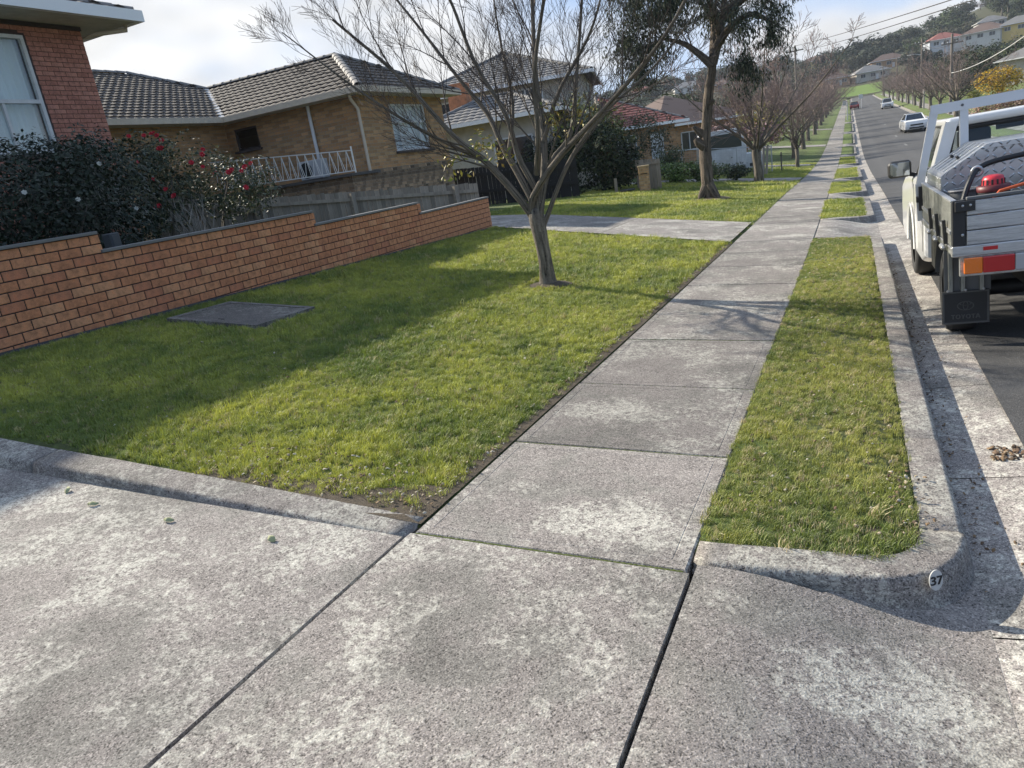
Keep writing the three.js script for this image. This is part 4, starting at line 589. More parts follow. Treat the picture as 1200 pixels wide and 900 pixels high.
{
  const darkG = [[0.008, 0.017, 0.009], [0.012, 0.023, 0.011], [0.016, 0.030, 0.014], [0.022, 0.038, 0.020]];
  const hg = thing('dark_camellia', 'dense very dark green camellia hedge with a few white flowers', 'bush', [0, 0, 0]);
  const gy = G(-9.5, 6.5) + 0.12;
  part(hg, 'stems', stems(stems(stems(new GB(), 51, [-9.6, gy, -6.2], 5, 1.5, 0.8), 52, [-10.4, gy, -7.6], 5, 1.6, 0.8), 53, [-9.4, gy, -4.8], 4, 1.4, 0.7).build(), M.stem);
  part(hg, 'foliage', leaves([[-9.7, gy + 1.25, -6.2, 1.1, 0.95, 1.25], [-10.5, gy + 1.3, -7.7, 1.1, 0.95, 1.0], [-9.6, gy + 1.2, -4.6, 1.1, 0.95, 1.2], [-9.9, gy + 0.8, -6.8, 1.2, 0.7, 1.4], [-9.3, gy + 1.75, -6.7, 0.6, 0.45, 0.6], [-10.9, gy + 1.7, -6.9, 0.8, 0.5, 1.0], [-11.3, gy + 1.5, -8.3, 0.8, 0.8, 0.8], [-9.6, gy + 1.1, -3.0, 1.0, 0.9, 1.2]], 38000, 0.066, darkG, 61, { fill: 0.38, slim: 0.5, gap: 2.1, gapT: 0.30, minY: gy + 0.12 }), M.leaf);
  const rd = std([0.55, 0.55, 0.50], 0.7), r = rng(63); for (const [x, y, z] of [[-8.75, 1.95, -6.2], [-8.8, 2.1, -5.6], [-8.9, 1.75, -7.1], [-8.7, 2.35, -6.6]]) { const f = part(hg, 'white_flower', flower(0.06, 6, 65, 0), rd); f.position.set(x, y, z); f.rotation.set(1.0, 0, -1.0 + r()); }
  // red-flowering camellia
  const cy = G(-11, 9.6), cm = thing('red_camellia', 'leggy camellia bush dotted with red flowers over the garden wall', 'bush', [-0.62, -0.08, 0.25]); cm.scale.setScalar(1.06);
  part(cm, 'stems', stems(stems(new GB(), 71, [-10.8, cy, -9.8], 7, 2.0, 1.4, 0.035), 72, [-10.2, cy, -10.4], 6, 1.7, 1.1, 0.028).build(), M.stem);
  const cb = [[-11.4, cy + 1.7, -9.8, 1.0, 0.75, 0.9], [-10.5, cy + 1.55, -10.2, 1.0, 0.75, 0.9], [-9.7, cy + 1.25, -10.6, 0.9, 0.6, 0.8], [-11.0, cy + 2.1, -10.0, 0.6, 0.4, 0.6], [-10.9, cy + 1.1, -9.6, 1.0, 0.5, 0.8], [-12.0, cy + 2.0, -9.6, 0.5, 0.45, 0.5]];
  part(cm, 'foliage', leaves(cb, 17000, 0.072, [[0.03, 0.045, 0.022], [0.05, 0.064, 0.032], [0.075, 0.088, 0.045], [0.12, 0.125, 0.06], [0.18, 0.165, 0.08]], 73, { fill: 0.5, slim: 0.48, gap: 2.6, gapT: 0.36, bias: 1.6 }), M.leaf);
  const red = std([0.46, 0.012, 0.03], 0.6), r2 = rng(75);
  for (let k = 0; k < 30; k++) { const b = cb[Math.floor(r2() * cb.length)], th = -0.9 + 1.9 * r2(), ph = -0.5 + 1.3 * r2(), d = V(Math.cos(ph) * Math.cos(th), Math.sin(ph), Math.cos(ph) * Math.sin(th + 0.6)); const f = part(cm, 'red_flower', flower(0.085, 7, 76, 0), red); f.position.set(b[0] + d.x * b[3] * 0.97, b[1] + d.y * b[4] * 0.97, b[2] + d.z * b[5] * 0.97); f.rotation.set(0.9, 0, -0.9 + r2()); f.scale.setScalar(0.8 + 0.5 * r2()); }
  // bare pale twigs in front
  const bt = thing('bare_shrub', 'bare pale twiggy shrub poking up behind the garden wall', 'shrub', [0, 0, 0]); const tg = new GB(), r3 = rng(77), b0 = [-9.3, G(-9.3, 8.4), -8.4];
  for (let k = 0; k < 16; k++) { const a = r3() * 6.28, e = 0.5 * r3(), q = [], hh = 0.8 + 0.5 * r3(); for (let i = 0; i <= 6; i++) { const t = i / 6; q.push(V(b0[0] + Math.cos(a) * e * t + 0.05 * (r3() - 0.5), b0[1] + hh * t, b0[2] + Math.sin(a) * e * t + 0.05 * (r3() - 0.5))); } tg.tube(q, q.map((_, i) => 0.010 * (1 - 0.12 * i)), 4); for (let j = 0; j < 4; j++) { const s = q[2 + (j % 4)], d = V(r3() - 0.5, 0.5 + r3() * 0.5, r3() - 0.5).multiplyScalar(0.35); tg.tube([s, s.clone().add(d)], [0.006, 0.003], 3); } }
  part(bt, 'twigs', tg.build(), std([0.33, 0.30, 0.26], 0.9));
  const mb = thing('meter_box', 'small grey utility box behind the garden wall under the hedge', 'box', [-8.3, G(-8.3, 6.1), -6.15]); part(mb, 'casing', rbox(0.16, 0.30, 0.14, 0.02, 0, 0.76, 0), std([0.045, 0.05, 0.055], 0.6)); part(mb, 'door', rbox(0.01, 0.22, 0.1, 0.004, 0.082, 0.77, 0), std([0.06, 0.065, 0.07], 0.5)); part(mb, 'post', box(-0.03, 0.03, 0, 0.68, -0.03, 0.03), M.paling[1]);
  // hedges and shrubs beyond the neighbour's lawn
  const hy = G(-9, 27), dk = thing('dark_hedge', 'tall dark evergreen hedge behind the neighbouring lawn', 'hedge', [0, 0, 0]);
  part(dk, 'stems', stems(stems(new GB(), 81, [-8.6, hy, -27.2], 4, 1.6, 0.8, 0.05), 82, [-10.4, hy, -27.6], 4, 1.6, 0.8, 0.05).build(), M.stem);
  part(dk, 'foliage', leaves([[-8.4, hy + 1.2, -27.2, 1.35, 1.25, 1.1], [-9.9, hy + 1.3, -27.4, 1.4, 1.4, 1.1], [-11.4, hy + 1.1, -27.8, 1.3, 1.2, 1.1], [-7.7, hy + 0.8, -27.0, 0.85, 0.85, 0.8], [-9.2, hy + 2.1, -27.4, 1.0, 0.75, 0.9]], 15000, 0.14, [[0.012, 0.022, 0.010], [0.02, 0.034, 0.014], [0.03, 0.046, 0.018], [0.05, 0.062, 0.022]], 83, { fill: 0.36, gap: 1.5, gapT: 0.28, minY: hy + 0.05 }), M.leafDull);
  const yg = thing('yellow_green_tree', 'loose yellow green tree rising behind the dark hedge', 'tree', [0, 0, 0]); part(yg, 'trunk', stems(new GB(), 85, [-10.8, G(-10.8, 30), -30], 5, 2.6, 1.5, 0.06).build(), M.stem);
  part(yg, 'crown', leaves([[-10.6, hy + 2.9, -29.8, 1.7, 1.0, 1.2], [-12.2, hy + 2.8, -30, 1.4, 1.0, 1.1], [-9.2, hy + 2.6, -29.6, 1.1, 0.8, 1.0], [-8.6, hy + 2.0, -29.4, 0.9, 0.8, 0.8]], 5200, 0.15, [[0.10, 0.13, 0.03], [0.15, 0.17, 0.04], [0.22, 0.21, 0.05], [0.08, 0.10, 0.03]], 86, { fill: 0.5, gap: 1.4, gapT: 0.45 }), M.leaf);
  const sh = (label, bl, n, sz, cols, seed, cat = 'shrub', nm = 'garden_shrub') => { const o = thing(nm, label, cat, [0, 0, 0]); part(o, 'stems', stems(new GB(), seed + 1, [bl[0][0], G(bl[0][0], -bl[0][2]), bl[0][2]], 5, bl[0][1] - G(bl[0][0], -bl[0][2]) + 0.1, bl[0][3] * 0.6, 0.02).build(), M.stem); part(o, 'foliage', leaves(bl, n, sz, cols, seed, { fill: 0.45, gap: 1.8, gapT: 0.33, minY: G(bl[0][0], -bl[0][2]) }), M.leaf); };
  const g33 = G(-6.8, 33);
  sh('bright green leafy shrub beside the letterbox pier', [[-6.5, g33 + 0.45, -31, 0.75, 0.55, 0.7], [-7.2, g33 + 0.5, -31.6, 0.7, 0.6, 0.7]], 3200, 0.12, [[0.07, 0.12, 0.025], [0.11, 0.18, 0.035], [0.17, 0.24, 0.06]], 91);
  sh('pale flowering green shrub left of the gum trunk', [[-5.7, g33 + 0.4, -31.6, 0.7, 0.5, 0.7], [-5.1, g33 + 0.3, -31.8, 0.5, 0.4, 0.6]], 2600, 0.12, [[0.06, 0.10, 0.03], [0.10, 0.15, 0.04], [0.28, 0.30, 0.20]], 93);
  sh('low dark shrub behind the gum trunk', [[-4.5, g33 + 0.15, -32.4, 0.7, 0.35, 0.5]], 1200, 0.12, [[0.03, 0.05, 0.02], [0.06, 0.08, 0.03]], 95);
  sh('dull grey green shrub against the brown roofed house', [[-7.6, g33 + 0.9, -34.5, 0.8, 0.8, 0.7]], 2200, 0.13, [[0.05, 0.07, 0.03], [0.09, 0.11, 0.04]], 97);
  sh('pink blossoming shrub beside the white caravan', [[-6.9, g33 + 1.5, -46, 1.8, 0.9, 1.3], [-5.0, g33 + 1.3, -47, 1.4, 0.8, 1.2]], 4200, 0.16, [[0.20, 0.10, 0.11], [0.26, 0.15, 0.16], [0.14, 0.09, 0.08]], 99);
  sh('yellow leafed tree behind the caravan', [[-5.6, g33 + 2.1, -52, 1.5, 1.4, 1.3], [-4.6, g33 + 1.5, -51, 1.0, 1.0, 1.0]], 4200, 0.18, [[0.36, 0.28, 0.04], [0.26, 0.24, 0.06], [0.16, 0.19, 0.05]], 101, 'tree');
  sh('straggly olive tree over the hedge near the brown roof', [[-8.6, g33 + 2.3, -36, 1.1, 1.1, 0.9], [-9.6, g33 + 2.5, -37, 1.0, 1.0, 0.9]], 2400, 0.14, [[0.08, 0.085, 0.045], [0.12, 0.11, 0.06]], 103, 'tree');
}

// ------------------------------------------------------------------ trees
// a branch and all that grows from it
function grow(gb, tw, p, dir, len, r0, lvl, R, o) {
  const n = lvl > 1 ? 6 : 4, pts = [p.clone()], d = dir.clone().normalize(), q = p.clone(), wob = o.wob ?? 0.16;
  for (let i = 1; i <= n; i++) { d.add(V((R() - 0.5) * wob, (R() - 0.5) * wob + (o.lift ?? 0.05), (R() - 0.5) * wob)).normalize(); q.addScaledVector(d, len / n); pts.push(q.clone()); }
  (r0 > 0.012 ? gb : tw).tube(pts, pts.map((_, i) => Math.max(o.min ?? 0.0016, r0 * (1 - 0.78 * (i / n)))), r0 > 0.03 ? 7 : r0 > 0.008 ? 5 : 3, false);
  if (lvl > 0) shoots(gb, tw, pts, r0, len, lvl, R, o);
}
function shoots(gb, tw, pts, r0, len, lvl, R, o) {
  const m = Math.round((o.kids ?? [0, 5, 7, 8])[lvl] * (0.75 + 0.5 * R())), n = pts.length - 1;
  for (let k = 0; k < m; k++) {
    const t = lerp(o.from ?? 0.22, 1, (k + R()) / m), f = t * n, i = Math.min(n - 1, Math.floor(f)), at = pts[i].clone().lerp(pts[i + 1], f - i), ax = pts[i + 1].clone().sub(pts[i]).normalize();
    const sd = V(R() - 0.5, R() - 0.5, R() - 0.5); sd.addScaledVector(ax, -sd.dot(ax)).normalize(); const a = (o.ang ?? 0.6) * (0.6 + 0.7 * R()); const d = ax.clone().multiplyScalar(Math.cos(a)).addScaledVector(sd, Math.sin(a)); d.y += o.up ?? 0.12;
    grow(gb, tw, at, d, len * lerp(0.75, 0.4, t) * (0.6 + 0.6 * R()), r0 * lerp(0.55, 0.25, t), lvl - 1, R, o);
  }
}
const smoothLine = (pts, n) => new THREE.CatmullRomCurve3(pts).getPoints(n);
{
  const gy = G(-3.5, 8.26), t = thing('bare_tree', 'bare multi limbed street tree with a few yellow leaves on the near lawn', 'tree', [-3.5, gy, -8.26]);
  const tr = new GB(), tw = new GB(), R = rng(111), o = { kids: [0, 5, 8, 9], ang: 0.5, up: 0.16, lift: 0.035, from: 0.2, min: 0.0022 };
  const L = (a) => a.map(([x, y, s]) => V(x, y, -s));
  const trunk = smoothLine(L([[0.03, -0.1, 0], [0.03, 0.15, 0], [0.03, 0.37, 0], [0.01, 0.67, 0], [-0.01, 0.95, 0]]), 18); tr.tube(trunk, trunk.map((p, i) => [0.155, 0.14, 0.122, 0.106, 0.098, 0.094, 0.091, 0.089, 0.087, 0.086, 0.086, 0.087, 0.089, 0.092, 0.096, 0.1, 0.1, 0.09, 0.07][i]), 16, true, 1, 0.28);
  const limbs = [
    [[[0.0, 0.72, 0], [-0.09, 0.93, 0.0], [-0.46, 1.57, -0.2], [-0.7, 1.88, -0.4], [-1.2, 2.65, -0.6], [-1.81, 3.36, -0.8]], 0.058],
    [[[0.0, 0.8, 0], [-0.02, 1.02, 0.0], [-0.36, 1.73, 0.1], [-0.53, 2.11, 0.2], [-0.87, 2.55, 0.3], [-1.35, 3.23, 0.4], [-1.9, 3.95, 0.55]], 0.05],
    [[[0.03, 0.85, 0], [0.05, 1.12, 0.0], [-0.09, 1.55, -0.07], [-0.14, 2.05, -0.15], [-0.39, 2.63, -0.22], [-0.55, 3.35, -0.3], [-0.75, 4.0, -0.4]], 0.046],
    [[[0.02, 0.7, 0], [0.05, 0.9, 0.0], [0.12, 1.23, 0.07], [0.18, 1.8, 0.15], [0.14, 2.43, 0.22], [0.19, 3.25, 0.3], [0.2, 4.1, 0.4]], 0.062],
    [[[0.06, 1.0, 0.0], [0.2, 1.46, 0.22], [0.39, 1.72, 0.45], [0.47, 2.32, 0.68], [0.59, 3.24, 0.9], [0.7, 4.0, 1.0]], 0.042],
    [[[-0.06, 0.86, 0], [0.0, 1.06, -0.06], [0.4, 1.45, -0.18], [0.9, 1.77, -0.35], [1.36, 2.06, -0.53], [1.89, 2.46, -0.7], [2.3, 2.95, -0.8]], 0.05],
    [[[0.03, 0.66, 0], [0.14, 0.86, 0.03], [0.4, 1.32, 0.07], [0.59, 1.59, 0.15], [0.97, 1.93, 0.22], [1.53, 2.29, 0.3], [2.0, 2.75, 0.4]], 0.036],
    [[[-0.46, 1.57, -0.2], [-1.12, 2.07, -0.53], [-1.63, 2.59, -0.87], [-2.23, 3.28, -1.2]], 0.026],
    [[[0.12, 1.35, -0.1], [0.3, 1.75, -0.35], [0.42, 2.4, -0.5], [0.75, 3.2, -0.7], [0.9, 3.9, -0.8]], 0.038],
    [[[0.17, 1.7, 0.12], [0.4, 2.2, 0.2], [0.85, 2.8, 0.3], [1.2, 3.6, 0.3]], 0.032],
    [[[-0.30, 1.6, 0.1], [-0.28, 2.2, 0.4], [-0.5, 3.0, 0.8], [-0.6, 3.8, 1.0]], 0.03],
  ];
  for (const [pl, r0] of limbs) { const pts = smoothLine(L(pl), 16); let len = 0; for (let i = 1; i < pts.length; i++) len += pts[i].distanceTo(pts[i - 1]); tr.tube(pts, pts.map((_, i) => r0 * (1 - 0.76 * Math.pow(i / 16, 0.9))), 9, false); shoots(tr, tw, pts, r0 * 0.56, len * 0.52, 3, R, { ...o, kids: [0, 6, 9, 9], from: 0.32, ang: 0.62, wob: 0.22, min: 0.0018 }); }
  part(t, 'trunk', tr.build(), M.bark); const cr = part(t, 'crown', tw.build(), M.twig);
  part(t, 'leaves', leaves([[-0.55, 1.75, 0.2, 0.3, 0.25, 0.3], [-0.35, 1.65, 0.1, 0.3, 0.22, 0.3], [-0.85, 1.65, 0.3, 0.22, 0.2, 0.2], [0.3, 1.9, -0.2, 0.3, 0.3, 0.3], [0.5, 2.0, -0.6, 0.25, 0.25, 0.25], [-0.9, 1.45, 0.35, 0.14, 0.06, 0.1], [-0.65, 1.47, 0.3, 0.12, 0.06, 0.1]], 400, 0.066, [[0.36, 0.33, 0.06], [0.20, 0.24, 0.05], [0.40, 0.31, 0.07], [0.24, 0.18, 0.05]], 113, { fill: 0.7, slim: 0.4 }), M.leaf);
  // root flare mound of earth
  part(t, 'root_earth', lathe([[0.34, -0.01], [0.28, 0.012], [0.2, 0.028], [0.12, 0.04], [0, 0.05]], 18).scale(1, 1, 0.8), M.soil);
}
// gum tree
{
  const gy = G(-3.83, 21.87), t = thing('gum_tree', 'tall rough barked gum tree with drooping dark foliage by the footpath', 'tree', [-3.83, gy, -21.87]);
  const tr = new GB(), tw = new GB(), R = rng(121), tp = smoothLine([V(0.05, -0.1, 0), V(0.03, 0.3, 0), V(0, 1.0, 0), V(0.08, 2.0, 0), V(0.24, 3.0, 0), V(0.40, 3.7, 0)], 40);
  tr.tube(tp, tp.map((p, i) => (i < 3 ? 0.31 - 0.04 * i : 0.20 - 0.0025 * i)), 18, true, 1, 0.6);
  tr.tube([V(-0.02, 1.5, 0.03), V(-0.16, 1.62, 0.1), V(-0.23, 1.72, 0.12)], [0.16, 0.12, 0.07], 9, true, 1, 0.5); tr.tube([V(0.0, 1.75, 0.0), V(-0.2, 1.98, 0.06), V(-0.27, 2.06, 0.08)], [0.12, 0.075, 0.055], 9, true, 1, 0.4); tr.tube([V(0.24, 2.6, 0.05), V(0.33, 2.66, 0.08)], [0.07, 0.05], 8); tr.tube([V(0.0, 0.5, 0), V(0.22, 0.1, 0.12), V(0.36, -0.06, 0.2)], [0.16, 0.13, 0.06], 9); tr.tube([V(0.0, 0.45, 0), V(-0.16, 0.1, 0.16), V(-0.22, -0.06, 0.22)], [0.14, 0.11, 0.05], 9);
  const limbs = [[[0.36, 3.55, 0], [0.05, 3.9, 0.1], [-0.35, 4.25, 0.2], [-0.95, 4.5, 0.2]], [[0.38, 3.6, 0], [0.6, 4.3, -0.1], [0.75, 5.2, -0.2], [0.8, 6.2, -0.2]], [[0.6, 4.3, -0.1], [0.5, 5.0, 0.4], [0.1, 5.8, 0.8]], [[0.66, 4.7, -0.1], [1.1, 5.0, -0.3], [1.7, 5.2, -0.5], [2.3, 5.0, -0.6]], [[0.5, 4.0, 0], [1.0, 4.4, 0.5], [1.6, 4.5, 0.9], [2.0, 4.2, 1.0]], [[0.4, 3.8, 0], [0.3, 4.8, -0.8], [-0.2, 5.6, -1.4]]];
  for (const l of limbs) { const pts = smoothLine(l.map(([a, b, c]) => V(a, b, c)), 10); tr.tube(pts, pts.map((_, i) => 0.12 * (1 - 0.07 * i)), 9, false); shoots(tr, tw, pts, 0.055, 1.5, 2, R, { kids: [0, 5, 6], ang: 0.8, up: 0.05, lift: 0, from: 0.3, min: 0.006 }); }
  part(t, 'trunk', tr.build(), std([0.29, 0.24, 0.20], 0.95, { map: rep(T.bark, 1, 0.9), bumpMap: rep(T.barkBump, 1, 0.9), bumpScale: 0.05 })); part(t, 'branches', tw.build(), M.twig);
  const bl = [[-1.2, 4.5, 0.2, 1.0, 0.85, 0.9], [-0.5, 5.3, 0.5, 1.3, 0.9, 1.1], [-1.6, 3.7, 0.3, 0.7, 0.6, 0.7], [0.2, 6.2, 0.2, 1.5, 0.9, 1.3], [1.2, 5.6, -0.2, 1.2, 0.9, 1.1], [2.1, 5.2, -0.4, 0.9, 0.8, 0.8], [1.4, 4.3, 0.6, 0.9, 0.9, 0.8], [1.9, 3.9, 0.8, 0.7, 1.0, 0.6], [1.3, 3.3, 0.6, 0.6, 0.8, 0.5], [2.6, 5.6, -0.5, 0.6, 0.5, 0.5], [-1.5, 5.6, 0.2, 1.0, 0.8, 0.9], [-2.0, 4.6, 0.2, 0.7, 0.8, 0.7], [0.6, 4.9, -0.8, 1.0, 0.8, 0.8]];
  part(t, 'crown', leaves(bl, 52000, 0.12, [[0.032, 0.044, 0.03], [0.045, 0.058, 0.038], [0.065, 0.078, 0.05], [0.10, 0.11, 0.065], [0.15, 0.15, 0.085]], 123, { fill: 0.62, slim: 0.24, droop: true, gap: 2.4, gapT: 0.43, bias: 1.3 }), M.leafDull);
  part(t, 'root_earth', lathe([[0.62, -0.02], [0.45, 0.03], [0.25, 0.06], [0, 0.07]], 18), std([0.22, 0.16, 0.085], 1, { map: T.stain }));
}
// bare street trees: three grown forms, then copies
function bareTree(seed, name, label, group, h = 4.6, spread = 1.0, mat = M.twig, kids = [0, 3, 5, 8]) { const lv = 3;
  const t = thing(name, label, 'tree', [0, 0, 0], 0, group), tr = new GB(), tw = new GB(), R = rng(seed);
  const tp = smoothLine([V(0, -0.15, 0), V(0.02, 0.3, 0.01), V(-0.02, 0.75, 0), V(0, 1.1, 0)], 8); tr.tube(tp, [0.2, 0.16, 0.135, 0.125, 0.12, 0.12, 0.125, 0.12, 0.09], 10);
  const n = 9; for (let k = 0; k < n; k++) { const a = (k / n) * 6.283 + R() * 0.5, e = spread * (k % 3 === 0 ? 0.8 : 2.1) * (0.7 + 0.6 * R()), H = h * (0.75 + 0.3 * R()) * (k % 3 === 0 ? 1.08 : 0.86), pts = smoothLine([V(0, 0.85, 0), V(Math.cos(a) * e * 0.22, 1.35, Math.sin(a) * e * 0.22), V(Math.cos(a) * e * 0.62, lerp(1.35, H, 0.45), Math.sin(a) * e * 0.62), V(Math.cos(a) * e, H, Math.sin(a) * e)], 10); tr.tube(pts, pts.map((_, i) => 0.05 * (1 - 0.085 * i)), 7, false); shoots(tr, tw, pts, 0.032, h * 0.42, lv, R, { kids, ang: 0.75, up: 0.08, lift: 0.02, from: 0.18, min: 0.0045 }); }
  part(t, 'trunk', tr.build(), M.bark); part(t, 'crown', tw.build(), mat); return t;
}
{
  const put = (t, X, S, turn, sc, label) => { t.position.set(X, G(X, S), -S); t.rotation.y = turn; t.scale.setScalar(sc); if (label) t.userData.label = label; return t; };
  const gl = 'bare trees along the footpath', gr = 'bare trees along the far kerb';
  const LL = 'leafless reddish street tree in the row along the footpath lawns', LR = 'leafless reddish street tree in the row beside the far kerb';
  const a = put(bareTree(131, 'street_tree', 'bare spreading street tree just past the gum tree', gl, 4.3, 1.05, M.twigRed, [0, 5, 7, 9]), -3.35, 30.2, 0.4, 1.38);
  const b = put(bareTree(137, 'street_tree', LL, gl, 4.2, 1.15, M.twigRed), -3.5 + DX(55), 55, 0, 1.3);
  const c = put(bareTree(139, 'street_tree', LL, gl, 4.6, 1.0, M.twigRed), -3.5 + DX(66), 66, 1, 1.35);
  const R = rng(141);
  [[-3.6, 77], [-3.4, 87], [-3.6, 98], [-3.5, 110], [-3.6, 122], [-3.5, 136], [-3.6, 152], [-3.5, 170], [-3.6, 190], [-7.5, 62], [-8.5, 80], [-8.0, 105]].forEach(([x, S], k) => dup(k % 2 ? b : c, W(x + DX(S), G(x + DX(S), S), S).toArray(), R() * 6, 1.3 + 0.3 * R(), x < -5 ? 'leafless reddish tree in a front garden behind the street tree row' : LL, x < -5 ? 'bare trees in the front gardens' : gl));
  [[9.2, 84], [9.0, 97], [9.2, 110], [9.0, 122], [9.2, 135], [9.1, 148], [9.0, 162], [9.2, 178], [9.0, 196], [9.2, 218], [9.0, 245]].forEach(([x, S], k) => dup(k % 2 ? c : b, W(x + DX(S), G(x + DX(S), S), S).toArray(), R() * 6, 1.35 + 0.35 * R(), LR, gr));
  // small staked tree
  const st = thing('young_tree', 'small pollarded young tree on the lawn beside a thin stake', 'tree', W(-2.75, G(-2.75, 43), 43).toArray()); part(st, 'trunk', new GB().tube([V(0, -0.05, 0), V(0.02, 0.6, 0), V(0, 1.0, 0)], [0.11, 0.09, 0.1], 8).build(), M.bark);
  { const tw = new GB(), tr = new GB(), R2 = rng(151); for (let k = 0; k < 10; k++) grow(tr, tw, V(0, 0.95, 0), V(R2() - 0.5, 0.6, R2() - 0.5), 0.6, 0.03, 2, R2, { kids: [0, 4, 6], min: 0.005 }); part(st, 'crown', mergeGeometries([tr.build(), tw.build()]), M.twig); }
  const sk = thing('tree_stake', 'thin dark stake on the lawn near the young tree', 'stake', W(-3.3, G(-3.3, 40), 40).toArray()); part(sk, 'post', new GB().tube([V(0, -0.1, 0), V(0, 0.95, 0)], 0.035, 6).build(), M.stem); part(sk, 'tie', new THREE.TorusGeometry(0.05, 0.012, 6, 12).rotateX(1.57).translate(0, 0.8, 0), M.dark);
}

// ------------------------------------------------------------------ mown grass
{
  const tuft = (seed, n, h, sp, w) => { const r = rng(seed), g = new GB(); for (let k = 0; k < n; k++) { const a = r() * 6.283, q = Math.sqrt(r()) * sp, b = V(Math.cos(a) * q, 0, Math.sin(a) * q), an = r() * 6.283, ln = h * (0.55 + 0.7 * r()), lean = ln * (0.25 + 0.75 * r()), d = V(Math.cos(an), 0, Math.sin(an)), s = V(-d.z, 0, d.x).multiplyScalar(w * (0.6 + 0.6 * r())), m = b.clone().addScaledVector(d, lean * 0.4).setY(ln * 0.62), t = b.clone().addScaledVector(d, lean).setY(ln * 0.95); const i = g.n; g.v(b.clone().add(s)); g.v(b.clone().sub(s)); g.v(m.clone().sub(s.clone().multiplyScalar(0.8))); g.v(m.clone().add(s.clone().multiplyScalar(0.8))); g.v(t); g.i.push(i, i + 1, i + 2, i, i + 2, i + 3, i + 3, i + 2, i + 4); } return g.build(); };
  M.grass = phys([1, 1, 1], 0.75, { transmission: 0.42, thickness: 0 });
  const inNeigh = (X, S) => NEIGH.some((q) => inPoly(X - DX(S), S, q.map((p) => [p[0], p[1]])));
  const field2 = (name, label, cells, seed, geo, size, cols, keep) => {
    const r = rng(seed), mats = [], col = []; const m4 = new THREE.Matrix4(), q = new THREE.Quaternion(), e = new THREE.Euler();
    for (const [x0, x1, s0, s1, dens] of cells) { const n = Math.round((x1 - x0) * (s1 - s0) * dens); for (let k = 0; k < n; k++) { const x = lerp(x0, x1, r()), S = lerp(s0, s1, r()), X = x + DX(S); const kk = keep(x, S, r); if (!kk) continue; e.set((r() - 0.5) * 0.3, r() * 6.283, (r() - 0.5) * 0.3); q.setFromEuler(e); const s = size * (0.55 + 0.8 * r()) * kk * (0.7 + 0.6 * fbm3(X * 2.2, 11, S * 2.2, 3)) * (r() < 0.03 ? 1.5 : 1); mats.push(m4.compose(W(X, G(X, S) - 0.002, S), q, V(s, s * (0.8 + 0.4 * r()), s)).clone()); const a = fbm3(X * 1.1, 2, S * 1.1, 4), b = fbm3(X * 6, 7, S * 6, 3), t = clamp(1.9 * (a - 0.5) + 0.5 + 0.9 * (b - 0.5) + 0.5 * (r() - 0.5)); const dry = r() < cols[3] ? 1 : 0, c = dry ? cols[2] : cols[0].map((v, i) => lerp(v, cols[1][i], t)), k1 = 0.8 + 0.4 * r(); col.push(c.map((v) => v * k1)); } }
    const im = new THREE.InstancedMesh(geo, M.grass, mats.length); mats.forEach((m, i) => { im.setMatrixAt(i, m); im.setColorAt(i, lin(...col[i])); }); im.name = numbered(name); tag(im, label, 'grass', null, 'stuff'); scene.add(im); return mats.length;
  };
  const tN = tuft(161, 18, 0.036, 0.03, 0.0017), tF = tuft(163, 16, 0.045, 0.055, 0.0034), lush = [[0.17, 0.235, 0.030], [0.48, 0.49, 0.074], [0.46, 0.40, 0.18], 0.05], dryer = [[0.18, 0.235, 0.032], [0.42, 0.42, 0.08], [0.55, 0.46, 0.25], 0.12];
  const pitFree = (x, S) => x > -6.79 && x < -5.47 && S > 5.33 && S < 6.31;
  const edge = (x, S, r) => { const d1 = -1.87 - x, corner = Math.hypot(x + 1.9, S - 2.35); if (x < -7.13 || d1 < 0.0) return 0; if (pitFree(x, S)) return 0; if (d1 < 0.02 + 0.07 * noise3(S * 4, 1, 3) && r() < 0.65) return 0; if (corner < 0.5 && r() < 0.75) return 0; if (S < 2.50 + 0.07 * noise3(x * 5, 1, 1)) return 0; if (Math.hypot(x + 4.0, S - 5.35) < 0.10) return 0; if (Math.hypot(x + 3.5, S - 8.26) < 0.22) return 0; return noise3(x * 7, 3, S * 7) < 0.14 ? 0.6 : 1; };
  let n = 0;
  n += field2('lawn_grass', 'short bright green mown lawn between the brick wall and footpath', [[-7.2, -1.87, 2.36, 5, 1900], [-7.2, -1.87, 5, 8, 1150], [-7.2, -1.87, 8, 15.2, 520]], 171, tN, 0.9, lush, (x, S, r) => { if (inNeigh(x, S)) return 0; const k = edge(x, S, r); return k * (S > 8 ? 1.45 : S > 5 ? 1.15 : 1); });
  n += field2('neighbour_grass', 'mown lawn around the gum tree beyond the concrete driveway', [[-9.5, -1.87, 14.5, 24, 260], [-9, -1.87, 24, 31.2, 160], [-9, -1.87, 33.5, 48, 90]], 173, tF, 1.1, lush, (x, S, r) => { if (inNeigh(x, S) || Math.hypot(x + 3.83, S - 21.87) < 0.45) return 0; if (S < 17 && x < -7.1 && S < 15.4 + (-7.2 - x) * 0.4) return 0; return S > 26 ? 1.4 : 1; });
  const inStrip = (x, S, r) => { const st = STRIPS.find(([a, b]) => S > a + 0.19 && S < b - 0.17); if (!st) return 0; const [a, b] = st, cx = 0.02, R0 = 0.21; if (x < -0.6) return 0; if (x > 0.215) return 0; if (x > cx && S < a + 0.5) { if (Math.hypot((x - cx) / 0.2, (S - a - 0.5) / 0.31) > 1) return 0; } return noise3(x * 9, 3, S * 9) < 0.22 ? 0.55 : 0.95; };
  n += field2('verge_grass', 'patchy drying grass strip between footpath and kerb', [[-0.605, 0.22, 2.5, 6, 2400], [-0.605, 0.22, 6, 12.6, 1300]], 175, tN, 0.76, dryer, inStrip);
